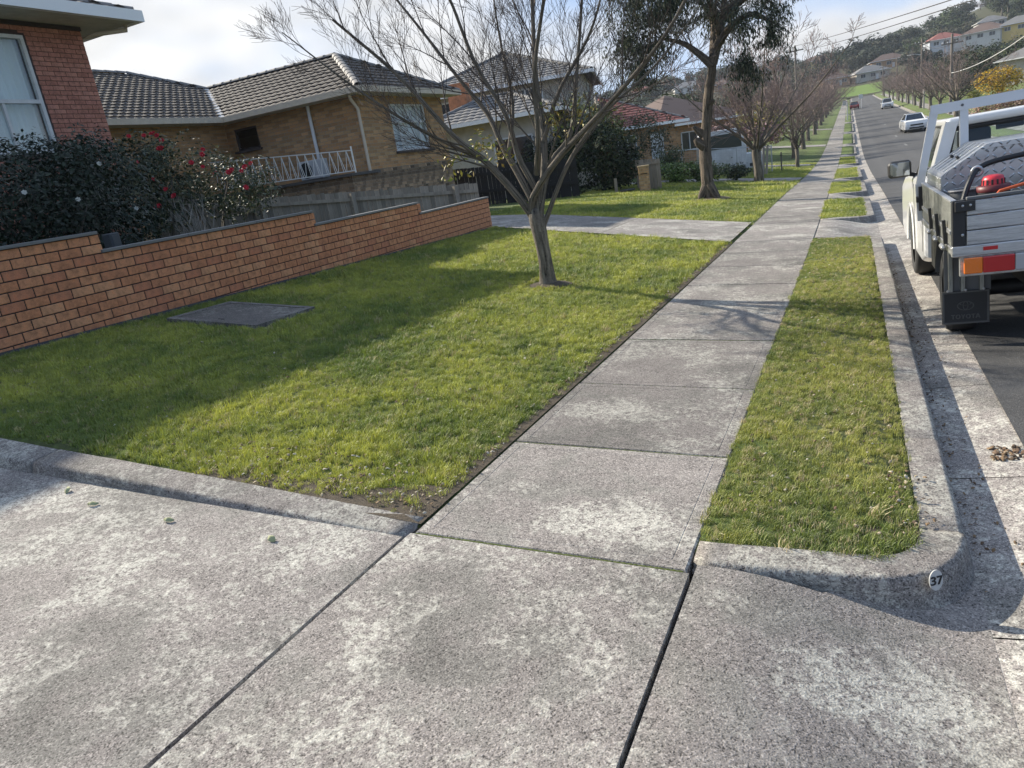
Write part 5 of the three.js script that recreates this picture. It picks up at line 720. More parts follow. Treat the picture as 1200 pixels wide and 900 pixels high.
  n += field2('verge_grass', 'grass strips beyond the first concrete crossing', [[-0.605, 0.22, 15.5, 28.5, 420], [-0.605, 0.22, 30.5, 53, 200]], 177, tF, 0.9, lush, inStrip);
  // fallen leaves and clippings
  const leafG = (() => { const g = new GB(); g.grid((u, v) => V((u - 0.5) * 0.028 * Math.sin(Math.PI * Math.min(0.98, v + 0.02)), 0.008 * Math.cos((u - 0.5) * 3) + 0.006 * Math.sin(v * 5), (v - 0.5) * 0.042), 2, 4); return g.build(); })();
  const lit = (name, label, cells, seed, cols, lift) => { const r = rng(seed), ms = [], cs = []; for (const [x0, x1, s0, s1, k, sc] of cells) for (let i = 0; i < k; i++) { const x = lerp(x0, x1, r()), S = lerp(s0, s1, r()); if (pitFree(x, S)) continue; const q = new THREE.Quaternion().setFromEuler(new THREE.Euler((r() - 0.5) * 0.9, r() * 6.28, (r() - 0.5) * 0.9)); const s = sc * (0.5 + 0.8 * r()); ms.push(new THREE.Matrix4().compose(W(x, lift(x, S), S), q, V(s, s, s))); cs.push(cols[Math.floor(r() * cols.length)]); } const im = new THREE.InstancedMesh(leafG, std([1, 1, 1], 0.9), ms.length); ms.forEach((m, i) => { im.setMatrixAt(i, m); im.setColorAt(i, lin(...cs[i])); }); im.name = numbered(name); tag(im, label, 'leaves', null, 'stuff'); scene.add(im); };
  const brown = [[0.20, 0.13, 0.07], [0.12, 0.075, 0.045], [0.34, 0.28, 0.19], [0.42, 0.38, 0.30], [0.08, 0.055, 0.035]];
  lit('lawn_litter', 'dry fallen leaves scattered over the near lawn', [[-6.5, -1.9, 2.56, 4.2, 240, 0.45], [-3.4, -1.9, 2.52, 3.0, 240, 0.5], [-6, -1.9, 4, 12, 220, 0.6], [-1.95, -1.85, 2.5, 12, 380, 0.45]], 181, brown, (x, S) => G(x, S) + 0.022);
  lit('verge_litter', 'dry leaves and clippings on the grass strip', [[-0.54, 0.2, 2.75, 7, 300, 0.4], [-0.54, 0.2, 7, 12.4, 200, 0.5], [0.12, 0.28, 2.95, 3.5, 50, 0.5]], 183, brown, (x, S) => G(x, S) + 0.022);
  lit('gutter_litter', 'brown leaves and grit gathered in the gutter', [[0.40, 0.58, 2.7, 9, 150, 0.4], [0.62, 0.76, 3.95, 4.12, 70, 0.7], [0.40, 0.46, 3, 12, 260, 0.4]], 185, brown.slice(0, 2).concat([brown[4]]), (x, S) => gutY(x, S) + 0.006);
  const dl = (X, S, a, c) => { const o = part(scene, 'fallen_leaf', leafG, c); o.position.copy(W(X, driveY(X, S) + 0.008, S)); o.rotation.set(0.1, a, 0.1); o.scale.setScalar(1.25); return o; };
  const yl = std([0.30, 0.31, 0.16], 0.8); [[-3.9, 2.17, 0.5], [-3.05, 2.1, 1.9], [-2.42, 2.12, 1.2], [-3.6, 2.1, 2.2]].forEach(([X, S, a]) => tag(dl(X, S, a, yl), 'pale green fallen leaf lying on the driveway by the edging kerb', 'leaf', 'fallen leaves on the driveway'));
  console.log('grass tufts', n);
}
// ------------------------------------------------------------------ houses further off
M.roofGrey = std([0.19, 0.185, 0.18], 0.7, { map: T.stain }); M.roofBrown = std([0.135, 0.088, 0.07], 0.75, { map: T.stain }); M.roofRed = std([0.30, 0.10, 0.075], 0.75, { map: T.stain }); M.creamWall = std([0.52, 0.48, 0.41], 0.85, { map: T.stain }); M.whiteWall = std([0.66, 0.65, 0.62], 0.8, { map: T.stain }); M.tanWall = std([0.95, 0.92, 0.9], 0.9, { map: T.farBrick }); M.yellowWall = std([0.62, 0.45, 0.16], 0.85); M.blueWall = std([0.36, 0.39, 0.44], 0.85); M.paneDark = std([0.03, 0.035, 0.04], 0.12);
function hipHouse(name, label, X, S, w, d, h, wall, roof, turn, o = {}) {      // w across its front, d deep, eaves at h; front faces +z before the turn
  const gy = o.y ?? G(X, S), t = thing(name, label, 'house', [X, gy, -S], turn), e = o.over ?? 0.5, ph = o.pitch ?? 0.45;
  part(t, 'wall', box(-w / 2, w / 2, -2.5, h, -d, 0), wall);
  const A = V(-w / 2 - e, h, e), B = V(w / 2 + e, h, e), Cc = V(w / 2 + e, h, -d - e), D = V(-w / 2 - e, h, -d - e), hd = d / 2 + e, run = Math.min(w / 2 + e - 0.01, hd), rh = hd * ph, r0 = V(-w / 2 - e + run, h + rh, -d / 2), r1 = V(w / 2 + e - run, h + rh, -d / 2);
  const RB = new GB(), R = new GB();
  const planes = [[A, B, r1, r0], [B, Cc, r1], [Cc, D, r0, r1], [D, A, r0]];
  if (o.tiles) planes.forEach((p, k) => tilePlane(R, RB, p, 0.32, 0.34, 3, 200 + k)); else planes.forEach((p) => { for (let k = 1; k < p.length - 1; k++) RB.tri(p[0], p[k], p[k + 1]); });
  RB.quad(A, B, Cc, D); const ro = part(t, 'roof', RB.build(), roof); if (o.tiles) { const rt = part(ro, 'roof_tiles', R.build(), roof); rt.userData.kind = 'stuff'; part(ro, 'ridge_caps', merge([...ridgeCapsMerged(A, r0), ...ridgeCapsMerged(B, r1), ...ridgeCapsMerged(r0, r1.clone().add(V(0.01, 0, 0))), ...ridgeCapsMerged(Cc, r1)]), o.cap ?? roof).userData.kind = 'stuff'; }
  const gt = new GB(); gt.box(-w / 2 - e - 0.08, w / 2 + e + 0.08, h - 0.12, h + 0.03, e, e + 0.09); gt.box(w / 2 + e, w / 2 + e + 0.09, h - 0.12, h + 0.03, -d - e, e - 0.003); gt.box(-w / 2 - e - 0.09, -w / 2 - e, h - 0.12, h + 0.03, -d - e, e - 0.003); part(t, 'gutter', gt.build(), o.trim ?? M.whiteGutter);
  const win = (x, y, ww, hh, side) => { const g = new THREE.Group(); g.name = 'window'; t.add(g); if (side === 'r') { g.position.set(w / 2, 0, x); g.rotation.y = Math.PI / 2; } else g.position.set(x, 0, 0); part(g, 'window_frame', (() => { const b = new GB(); for (const [a, c] of [[V(-ww / 2, y, 0.03), V(ww / 2, y, 0.03)], [V(-ww / 2, y + hh, 0.03), V(ww / 2, y + hh, 0.03)], [V(-ww / 2, y, 0.03), V(-ww / 2, y + hh, 0.03)], [V(ww / 2, y, 0.03), V(ww / 2, y + hh, 0.03)], [V(0, y, 0.03), V(0, y + hh, 0.03)]]) b.bar(a, c, 0.07, 0.07, V(0, 0, 1)); return b.build(); })(), M.white); part(g, 'pane', box(-ww / 2, ww / 2, y, y + hh, 0.003, 0.02), M.paneDark); };
  (o.win ?? []).forEach((a) => win(...a));
  if (o.door) { const dd = part(t, 'door', box(o.door - 0.45, o.door + 0.45, 0, 2.05, 0.003, 0.05), o.doorMat ?? M.white); part(dd, 'handle', box(o.door + 0.3, o.door + 0.34, 0.95, 1.05, 0.05, 0.09), M.dark); }
  if (o.chimney) part(ro, 'chimney', box(o.chimney[0] - 0.4, o.chimney[0] + 0.4, h, h + o.chimney[1], -d / 2 - 0.4, -d / 2 + 0.4), M.brickOrange[3]);
  return t;
}
hipHouse('two_storey_house', 'cream two storey house with grey tiled hip roof behind the bare tree', -15.2, 33, 8.2, 8, 4.8, M.creamWall, M.roofGrey, 0.25, { tiles: true, y: 0.25, pitch: 0.42, win: [[-2.2, 3.4, 1.5, 1.1], [1.4, 3.4, 1.6, 1.1], [-2, 0.9, 1.6, 1.2], [-3, 3.4, 1.4, 1.1, 'r']] });
hipHouse('low_wing', 'low grey tiled wing in front of the cream two storey house', -13.2, 27.6, 5.2, 4, 3.0, M.creamWall, M.roofGrey, 0.2, { tiles: true, y: 0.35, pitch: 0.4, win: [[0.9, 1.0, 1.6, 1.2]], chimney: [-1.6, 1.75] });
hipHouse('brown_roof_house', 'low brick house with terracotta tiled hip roof and white door', -10.4, 41, 4.6, 8, 2.55, M.tanWall, M.roofRed, 0.95, { tiles: true, y: -0.1, pitch: 0.46, door: 0.9, win: [[-1.2, 0.9, 1.2, 1.2]], cap: M.tileCap });
hipHouse('dark_roof_house', 'low house with brown tiled roof further along the street', -9.6, 55, 8, 8, 2.7, M.tanWall, M.roofBrown, 0.9, { y: -0.3, pitch: 0.5, win: [[-1.4, 0.9, 1.4, 1.2], [1.5, 0.9, 1.4, 1.2]] });
hipHouse('hedge_side_house', 'grey tiled single storey house behind the pink hedge', 24, 127, 12, 9, 3.2, M.creamWall, M.roofGrey, -0.5, { pitch: 0.5, win: [[-2, 1, 1.8, 1.2], [3, 1, 1.8, 1.2]] });
const HH = [
  ['hill_house', 'blue grey roofed house low on the far hill above the bend', 7, 332, 12, 9, 3.2, M.creamWall, M.roofGrey, 0.3], ['hill_house', 'brown hip roofed house on the hill beside the dark conifer', 13.5, 358, 13, 9, 3.4, M.tanWall, M.roofBrown, 0.1],
  ['hill_house', 'white and blue house with red roof on the hill', 31.5, 336, 11, 9, 7, M.blueWall, M.roofRed, 0.2], ['hill_house', 'white two storey house with brown roof on the hill', 41, 326, 12, 9, 7.2, M.whiteWall, M.roofBrown, -0.3], ['hill_house', 'yellow house at the right of the hill rows', 53, 326, 13, 9, 6.5, M.yellowWall, M.roofGrey, -0.2],
  ['hill_house', 'small white house near the hilltop palm', 51, 372, 10, 8, 3.5, M.whiteWall, M.roofGrey, 0.1], ['hill_house', 'ochre brick house high on the hill over the footpath trees', -16, 432, 16, 9, 4, M.yellowWall, M.roofBrown, 0], ['hill_house', 'low brick house right above the road bend', -6, 330, 10, 8, 3, M.tanWall, M.roofBrown, 0.2],
  ['hill_house', 'pale grey roofed house on the left hill behind the gum tree', -73, 386, 14, 9, 3.2, M.whiteWall, M.roofGrey, 0.3], ['hill_house', 'brown roofed house on the left hill beyond the gum tree', -52, 372, 14, 9, 3.2, M.tanWall, M.roofBrown, 0.2], ['hill_house', 'cream house on the left hill further from the road', -100, 400, 14, 9, 3.2, M.creamWall, M.roofRed, 0.3],
  ['hill_house', 'brown roofed house halfway up the hill above the white house', 46, 352, 12, 9, 4, M.tanWall, M.roofBrown, -0.1], ['hill_house', 'cream walled house at the edge of the hill past the yellow house', 70, 345, 14, 9, 5, M.creamWall, M.roofBrown, -0.2],
];
HH.forEach(([n, l, X, S, w, d, h, wm, rm, t]) => hipHouse(n, l, X, S, w, d, h, wm, rm, t, { pitch: 0.5, over: 0.6, win: [[-w * 0.3, h - 1.9, 1.8, 1.3], [0, h - 1.9, 1.8, 1.3], [w * 0.3, h - 1.9, 1.8, 1.3]], door: h < 4 ? 1.6 : undefined }));

// caravan and wire fence beside the brown roofed house
{
  const c = thing('caravan', 'white caravan with a dark sloping window parked by the gum tree', 'caravan', W(-5.75, G(-5.75, 38.5), 38.5).toArray(), 0.35);
  const sh = new THREE.Shape([[-0.95, 0.35], [0.95, 0.35], [0.98, 1.2], [0.78, 2.0], [0.6, 2.1], [-0.7, 2.1], [-0.9, 1.9]].map(([a, b]) => new THREE.Vector2(a, b)));
  part(c, 'body', new THREE.ExtrudeGeometry(sh, { depth: 2.6, bevelEnabled: true, bevelSize: 0.04, bevelThickness: 0.04, bevelSegments: 2 }).translate(0, 0, -2.6), M.white);
  part(c, 'window', box(-0.75, 0.78, 1.25, 1.92, 0.043, 0.06), M.paneDark); const dr = part(c, 'door', box(-0.3, 0.35, 0.45, 1.1, 0.043, 0.06), M.whiteWall); part(dr, 'handle', box(0.25, 0.3, 0.75, 0.8, 0.06, 0.08), M.dark); part(c, 'skirt', box(-0.9, 0.9, 0.0, 0.34, -2.4, -0.05), M.dark); part(c, 'wheel', lathe([[0, -0.09], [0.3, -0.09], [0.33, 0], [0.3, 0.09], [0, 0.09]], 20, 'x').translate(0.9, 0.33, -1.3), M.dark);
  const c2 = thing('trailer', 'small white box trailer beside the caravan', 'trailer', W(-4.55, G(-4.55, 39.5), 39.5).toArray(), 0.3); part(c2, 'body', rbox(0.9, 0.75, 1.4, 0.05, 0, 0.62, -0.7), M.white); part(c2, 'vent', box(-0.2, 0.15, 0.35, 0.5, 0.003, 0.02), M.dark); for (const s of [-1, 1]) part(c2, 'wheel', lathe([[0, -0.07], [0.22, -0.07], [0.25, 0], [0.22, 0.07], [0, 0.07]], 16, 'x').translate(s * 0.42, 0.25, -0.8), M.dark);
  const f = thing('wire_fence', 'galvanised pipe and wire fence in front of the brown roofed house', 'fence'); const gm = std([0.42, 0.43, 0.43], 0.5, { metalness: 0.4 }), pts = [[-8.6, 35.6], [-7.4, 36.0], [-6.2, 36.4], [-5.0, 36.8], [-3.9, 37.4], [-3.7, 39.5]];
  pts.forEach(([X, S]) => part(f, 'post', new GB().tube([W(X, G(X, S) - 0.1, S), W(X, G(X, S) + 1.3, S)], 0.025, 6).build(), gm));
  for (let k = 0; k < pts.length - 1; k++) { const [a, b] = pts[k], [p, q] = pts[k + 1], A = (y) => W(a, G(a, b) + y, b), B = (y) => W(p, G(p, q) + y, q); part(f, 'rail', new GB().tube([A(1.28), B(1.28)], 0.018, 6).build(), gm); const w = new GB(); for (let j = 1; j < 12; j++) w.tube([A(j * 0.105), B(j * 0.105)], 0.003, 3, false); for (let j = 1; j < 11; j++) w.tube([A(0.05).lerp(B(0.05), j / 11), A(1.27).lerp(B(1.27), j / 11)], 0.003, 3, false); part(f, 'wire_mesh', w.build(), gm); }
  for (let k = 0; k < 5; k++) { const bx = thing('fence_board', 'loose pale timber plank leaning on the wire fence by the bare tree', 'plank', W(-4.3 + k * 0.13, G(-4.3, 37.2), 37.0).toArray(), 0.3, 'planks leaning on the wire fence'); part(bx, 'plank', new GB().bar(V(0, 0, 0.25), V(0.04 * k, 1.2 + 0.05 * (k % 3), -0.05), 0.1, 0.03, V(0, 0, 1)).build(), M.paling[k % 4]); }
}

// ------------------------------------------------------------------ the tray truck
{
  const t = thing('tray_truck', 'white utility truck with aluminium tray parked at the kerb', 'truck', W(0.63, gutY(0.66, 6.6) - 0.0, 5.8).toArray());
  t.position.y = -0.295; t.rotation.set(-0.024, 0.014, 0.03, 'YXZ');
  const tb = (u0, u1, v0, v1, w0, w1) => box(u0, u1, v0, v1, -w1, -w0), Q = (u, v, w) => V(u, v, -w);
  const alu = std([0.58, 0.59, 0.60], 0.36, { metalness: 0.75, map: rep(T.brickFace, 0.7), bumpMap: rep(T.boardBump, 3), bumpScale: 0.0008 }), aluDull = std([0.36, 0.37, 0.345], 0.42, { metalness: 0.65, map: rep(T.brickFace, 0.8), bumpMap: rep(T.boardBump, 2), bumpScale: 0.001 }), blk = std([0.018, 0.018, 0.019], 0.55), rub = std([0.035, 0.035, 0.035], 0.8, { bumpMap: T.grit, bumpScale: 0.002 }), worn = std([0.075, 0.075, 0.073], 0.6), steel = std([0.12, 0.125, 0.13], 0.6, { metalness: 0.3 }), wht = phys([0.74, 0.745, 0.75], 0.28, { clearcoat: 0.8, clearcoatRoughness: 0.08 });
  const tread = std([0.55, 0.56, 0.57], 0.30, { metalness: 0.85, bumpMap: rep(T.tread, 1 / 0.11), bumpScale: 0.006 });
  const WD = 1.76, TL = 2.12;
  // tray
  part(t, 'tray_floor', tb(0.03, WD - 0.03, 0.79, 0.83, 0.03, TL), aluDull);
  const side = (u0, nm) => { const g = part(t, nm, rbox(0.032, 0.30, TL - 0.02, 0.005).translate(u0, 0.985, -TL / 2 - 0.005), aluDull); part(g, 'rib', rbox(0.012, 0.03, TL - 0.03, 0.004).translate(u0 + (u0 < 0.5 ? -0.018 : 0.018), 0.93, -TL / 2 - 0.005), alu); part(g, 'top_edge', rbox(0.04, 0.018, TL - 0.02, 0.006).translate(u0, 1.142, -TL / 2 - 0.005), alu); return g; };
  const sl = side(0.016, 'tray_side'); side(WD - 0.016, 'tray_side');
  part(t, 'side_rail', rbox(0.05, 0.055, TL, 0.008).translate(0.022, 0.80, -TL / 2), alu); part(t, 'side_rail', rbox(0.05, 0.055, TL, 0.008).translate(WD - 0.022, 0.80, -TL / 2), alu);
  for (const w of [0.22, 0.68, 1.16]) { const hg = part(t, 'hinge', new GB().bar(Q(-0.012, 0.83, w), Q(-0.022, 1.0, w), 0.05, 0.022, V(1, 0, 0)).build(), blk); part(hg, 'hinge_pin', new GB().tube([Q(-0.03, 0.81, w - 0.07), Q(-0.03, 0.81, w + 0.07)], 0.018, 8).build(), alu); }
  part(t, 'side_latch', merge([tb(-0.03, 0.0, 0.9, 1.12, 1.99, 2.03), tb(-0.05, -0.03, 0.98, 1.03, 1.97, 2.05)]), blk);
  // tailgate of three planks
  const tg = new THREE.Group(); tg.name = 'tailgate'; t.add(tg); for (let k = 0; k < 3; k++) part(tg, 'plank', rbox(WD - 0.18, 0.097, 0.03, 0.006).translate(WD / 2, 0.885 + k * 0.1015, 0.0), alu); part(tg, 'top_rail', rbox(WD - 0.18, 0.022, 0.045, 0.006).translate(WD / 2, 1.151, -0.004), steel);
  for (const u of [0.045, WD - 0.045]) { part(t, 'corner_post', rbox(0.078, 0.315, 0.05, 0.006).translate(u, 0.99, -0.012), blk); const lt = part(t, 'tailgate_latch', rbox(0.12, 0.07, 0.022, 0.006).translate(u + (u < 0.5 ? 0.035 : -0.035), 1.105, 0.024), blk); for (const q of [0, 1]) part(lt, 'bolt', lathe([[0, 0.006], [0.008, 0.005], [0.009, 0], [0, 0]], 10, 'z').translate(u + (u < 0.5 ? 0.02 : -0.02) + 0.045 * q, 1.11, 0.036), alu); part(t, 'bolt', lathe([[0, 0.006], [0.009, 0.005], [0.01, 0], [0, 0]], 10, 'z').translate(u + 0.02, 0.91, 0.015), alu); }
  part(t, 'rear_beam', rbox(WD, 0.075, 0.06, 0.008).translate(WD / 2, 0.798, 0.0), alu); part(t, 'reflector', rbox(0.085, 0.026, 0.008, 0.002).translate(0.225, 0.806, 0.034), phys([0.45, 0.01, 0.015], 0.2, { clearcoat: 1 }));
  // tail lamps
  for (const f of [0, 1]) { const U = (a) => (f ? WD - a : a), lm = new THREE.Group(); lm.name = 'tail_lamp'; t.add(lm); const bx = (nm, a, b, m) => part(lm, nm, rbox(b - a, 0.112, 0.06, 0.008).translate(U((a + b) / 2), 0.695, 0.012), m); part(lm, 'bracket', rbox(0.46, 0.15, 0.04, 0.006).translate(U(0.28), 0.69, -0.03), alu); bx('amber_lens', 0.07, 0.18, phys([0.75, 0.17, 0.012], 0.18, { clearcoat: 1, bumpMap: T.tread, bumpScale: 0.001 })); bx('red_lens', 0.181, 0.365, phys([0.42, 0.008, 0.012], 0.18, { clearcoat: 1 })); bx('clear_lens', 0.366, 0.45, phys([0.36, 0.37, 0.38], 0.15, { clearcoat: 1 })); }
  // chassis, guards, flaps, wheels
  part(t, 'chassis_rail', merge([tb(0.45, 0.55, 0.5, 0.66, 0.1, 5), tb(1.2, 1.3, 0.5, 0.66, 0.1, 5), tb(0.45, 1.3, 0.54, 0.62, 0.12, 0.2), tb(0.3, 1.46, 0.66, 0.79, 0.3, 0.36), tb(0.3, 1.46, 0.66, 0.79, 1.6, 1.66)]), blk);
  part(t, 'axle', new GB().tube([Q(0.1, 0.33, 0.95), Q(1.66, 0.33, 0.95)], 0.06, 10).build(), blk); part(t, 'differential', new THREE.SphereGeometry(0.16, 14, 10).translate(0.95, 0.33, -0.95), blk); part(t, 'spare_wheel', lathe([[0.1, -0.1], [0.3, -0.1], [0.33, -0.06], [0.33, 0.06], [0.3, 0.1], [0.1, 0.1]], 24).translate(0.88, 0.56, -0.5), rub);
  const hb = part(t, 'tow_bar', merge([tb(0.5, 1.26, 0.46, 0.54, 0.05, 0.13), tb(0.83, 0.93, 0.36, 0.5, -0.08, 0.1)]), blk); part(hb, 'tow_ball', new THREE.SphereGeometry(0.03, 12, 10).translate(0.88, 0.55, 0.06), alu); part(t, 'shackle_chain', new GB().tube([Q(0.42, 0.66, 0.06), Q(0.47, 0.58, 0.02), Q(0.46, 0.48, 0.04), Q(0.5, 0.42, 0.03)], 0.018, 7).build(), alu); part(t, 'trailer_plug', rbox(0.1, 0.09, 0.1, 0.02).translate(0.5, 0.40, 0.0), blk);
  const wheel = (u, w, s) => { const g = new THREE.Group(); g.name = 'wheel'; t.add(g); g.position.set(u, 0.335, -w); part(g, 'tyre', lathe([[0.2, -0.1], [0.27, -0.112], [0.318, -0.1], [0.333, -0.07], [0.327, -0.066], [0.335, -0.035], [0.328, -0.03], [0.336, 0.0], [0.328, 0.03], [0.335, 0.035], [0.327, 0.066], [0.333, 0.07], [0.318, 0.1], [0.27, 0.112], [0.2, 0.1]], 40, 'x'), rub); part(g, 'rim', lathe([[0, -0.05 * s], [0.08, -0.06 * s], [0.1, -0.03 * s], [0.19, -0.04 * s], [0.205, -0.09 * s], [0.2, 0.08 * s]], 28, 'x'), steel); };
  wheel(0.16, 0.95, 1); wheel(WD - 0.16, 0.95, -1); wheel(0.15, 3.72, 1); wheel(WD - 0.15, 3.72, -1);
  for (const f of [0, 1]) { const U = (a) => (f ? WD - a : a), gd = part(t, 'wheel_guard', (() => { const g = new GB(); g.grid((a, b) => { const an = lerp(0.15, Math.PI - 0.15, b); return Q(U(lerp(0.03, 0.31, a)), 0.36 + 0.40 * Math.sin(an), 0.95 - 0.42 * Math.cos(an)); }, 1, 14); return g.build(); })(), steel); void gd;
    const br = part(t, 'guard_panel', tb(U(f ? 0.30 : 0.0), U(f ? 0.0 : 0.30), 0.42, 0.78, 0.44, 0.46), steel); for (const a of [0.02, 0.10, 0.22]) part(br, 'strut', rbox(0.03, 0.36, 0.03, 0.005).translate(U(a + 0.02), 0.6, -0.425), aluDull);
    const fl = part(t, 'mud_flap', rbox(0.31, 0.255, 0.014, 0.005).translate(U(0.135), 0.305, -0.42), rub); const fr = new GB(); for (const [a, b, c, d] of [[-0.015, 0.285, 0.418, 0.43], [-0.015, 0.285, 0.18, 0.192], [-0.015, -0.003, 0.192, 0.418], [0.273, 0.285, 0.192, 0.418]]) fr.box(Math.min(U(a), U(b)), Math.max(U(a), U(b)), c, d, -0.413, -0.406); part(fl, 'raised_border', fr.build(), worn);
    for (const a of [0.02, 0.135, 0.25]) part(fl, 'bolt', lathe([[0, 0.006], [0.009, 0.005], [0.01, 0], [0, 0]], 10, 'z').translate(U(a), 0.438, -0.406), alu);
    const tx = new TextGeometry('TOYOTA', { font: globalThis.FONT, size: 0.034, depth: 0.009, curveSegments: 3 }); tx.computeBoundingBox(); const bw = tx.boundingBox.max.x; part(fl, 'embossed_lettering', tx.scale(0.19 / bw, 1, 1).translate(U(0.135) - 0.095, 0.218, -0.414), worn);
    const em = (rx, ry, y, tk = 0.0045) => { const g = new THREE.TorusGeometry(1, tk / Math.max(rx, ry) * 1.0, 6, 32); g.scale(rx, ry, Math.max(rx, ry)); return g.translate(U(0.135), y, -0.412); }; part(fl, 'embossed_emblem', merge([em(0.052, 0.034, 0.318), em(0.016, 0.031, 0.319), em(0.036, 0.013, 0.334)]), worn); }
  // under-tray side box and step seen below the tray
  part(t, 'side_box', rbox(0.28, 0.34, 0.5, 0.02).translate(0.2, 0.55, -1.72), blk);
  // tool box across the tray, chamfered shoulders, tread plate
  { const s = new THREE.Shape([[0.05, 0.835], [0.05, 1.235], [0.075, 1.255], [0.36, 1.435], [1.40, 1.435], [1.685, 1.255], [1.71, 1.235], [1.71, 0.835]].map(([a, b]) => new THREE.Vector2(a, b))); const tbx = part(t, 'tool_box', new THREE.ExtrudeGeometry(s, { depth: 1.02, bevelEnabled: true, bevelSize: 0.006, bevelThickness: 0.006, bevelSegments: 1 }).translate(0, 0, -2.04), tread);
    const lid = new GB(); const top = [[0.045, 1.25], [0.07, 1.272], [0.36, 1.452], [1.40, 1.452], [1.69, 1.272], [1.715, 1.25]]; for (let k = 0; k < top.length - 1; k++) { const [a, b] = top[k], [c, d] = top[k + 1]; lid.quad(Q(a, b, 0.99), Q(c, d, 0.99), Q(c, d, 2.06), Q(a, b, 2.06)); lid.quad(Q(a, b - 0.035, 0.99), Q(c, d - 0.035, 0.99), Q(c, d, 0.99), Q(a, b, 0.99)); } part(tbx, 'lid', lid.build(), tread); for (const w of [1.32, 1.66]) part(tbx, 'lid_latch', rbox(0.02, 0.03, 0.07, 0.006).rotateZ(0.56).translate(0.20, 1.365, -w), blk);
    for (let k = 0; k < 5; k++) { part(tbx, 'lid_fold', new GB().bar(Q(0.075, 1.28, 1.12 + 0.2 * k), Q(0.355, 1.455, 1.12 + 0.2 * k), 0.012, 0.008).build(), alu); } }
  // headboard
  { const hbm = std([0.60, 0.61, 0.63], 0.42, { metalness: 0.6 }), hbd = new THREE.Group(); hbd.name = 'headboard'; t.add(hbd); const bar = (nm, a, b, w = 0.065) => part(hbd, nm, new GB().bar(a, b, w, w * 0.9, V(0, 0, 1)).build(), hbm);
    bar('slanted_leg', Q(-0.01, 1.13, 2.1), Q(0.115, 1.765, 2.1)); bar('slanted_leg', Q(WD + 0.01, 1.13, 2.1), Q(WD - 0.115, 1.765, 2.1)); bar('foot', Q(0.0, 0.8, 2.1), Q(-0.01, 1.14, 2.1), 0.075); bar('foot', Q(WD, 0.8, 2.1), Q(WD + 0.01, 1.14, 2.1), 0.075); bar('top_bar', Q(0.085, 1.775, 2.1), Q(WD - 0.085, 1.775, 2.1), 0.085); bar('upright', Q(0.345, 1.13, 2.1), Q(0.345, 1.735, 2.1)); bar('upright', Q(WD - 0.345, 1.13, 2.1), Q(WD - 0.345, 1.735, 2.1)); bar('lower_bar', Q(0.03, 1.0, 2.1), Q(WD - 0.03, 1.0, 2.1), 0.08);
    part(hbd, 'bolt', lathe([[0, 0.006], [0.011, 0.004], [0.012, 0], [0, 0]], 10, 'z').translate(0.33, 1.775, -2.055), steel); }
  // cab: lower body cut with wheel arches, pillars, roof, glass
  { const s = new THREE.Shape(); const pts = [[2.28, 0.44], [2.26, 0.75], [2.27, 1.10], [3.95, 1.09], [4.55, 1.04], [4.98, 0.93], [5.08, 0.72], [5.06, 0.45], [4.8, 0.36], [4.2, 0.36]]; s.moveTo(...pts[0]); pts.slice(1).forEach((p) => s.lineTo(...p)); s.absarc(3.72, 0.36, 0.44, 0, Math.PI, false); s.lineTo(3.2, 0.36); s.lineTo(2.6, 0.36); s.closePath();
    const g = new THREE.ExtrudeGeometry(s, { depth: 1.5, bevelEnabled: true, bevelSize: 0.05, bevelThickness: 0.10, bevelSegments: 4, curveSegments: 20 }); g.rotateY(Math.PI / 2).translate(0.13, 0, 0); const body = part(t, 'cab_body', g, wht);
    void body; part(t, 'door_gap', merge([tb(0.027, 0.033, 0.45, 1.06, 2.42, 2.428), tb(0.027, 0.033, 0.45, 1.06, 3.30, 3.308)]), blk); part(t, 'door_handle', rbox(0.03, 0.03, 0.14, 0.01).translate(0.022, 0.98, -2.55), wht);
    const pil = (nm, a, b, w1, w2) => part(t, nm, new GB().bar(a, b, w1, w2, V(0, 0, 1)).build(), wht);
    for (const f of [0, 1]) { const U = (a) => (f ? WD - a : a); pil('rear_pillar', Q(U(0.115), 1.06, 2.36), Q(U(0.275), 1.62, 2.46), 0.10, 0.24); pil('front_pillar', Q(U(0.12), 1.06, 3.88), Q(U(0.28), 1.62, 3.22), 0.07, 0.08);
      const gl = new GB(); gl.quad(Q(U(0.10), 1.08, 2.45), Q(U(0.10), 1.08, 3.82), Q(U(0.262), 1.60, 3.22), Q(U(0.262), 1.60, 2.53)); part(t, 'side_window', gl.build(), phys([0.35, 0.38, 0.38], 0.03, { transmission: 1, thickness: 0 }));
      const fr = new GB(); fr.tube([Q(U(0.09), 1.08, 2.44), Q(U(0.252), 1.61, 2.52), Q(U(0.252), 1.61, 3.22), Q(U(0.09), 1.08, 3.84)], 0.018, 6); part(t, 'window_seal', fr.build(), blk); }
    part(t, 'roof', rbox(1.28, 0.085, 1.0, 0.04).translate(WD / 2, 1.635, -2.86), wht);
    part(t, 'rear_panel', new GB().box(0.14, WD - 0.14, 1.0, 1.10, -2.40, -2.30).build(), wht);
    const rg = new GB(); rg.quad(Q(0.19, 1.09, 2.33), Q(WD - 0.19, 1.09, 2.33), Q(WD - 0.30, 1.58, 2.42), Q(0.30, 1.58, 2.42)); part(t, 'rear_window', rg.build(), phys([0.80, 0.86, 0.85], 0.02, { transmission: 1, thickness: 0 }));
    const sr = new GB(); sr.tube([Q(0.20, 1.09, 2.32), Q(0.31, 1.575, 2.41), Q(WD - 0.31, 1.575, 2.41), Q(WD - 0.20, 1.09, 2.32), Q(0.20, 1.09, 2.32)], 0.026, 6); part(t, 'window_seal', sr.build(), blk);
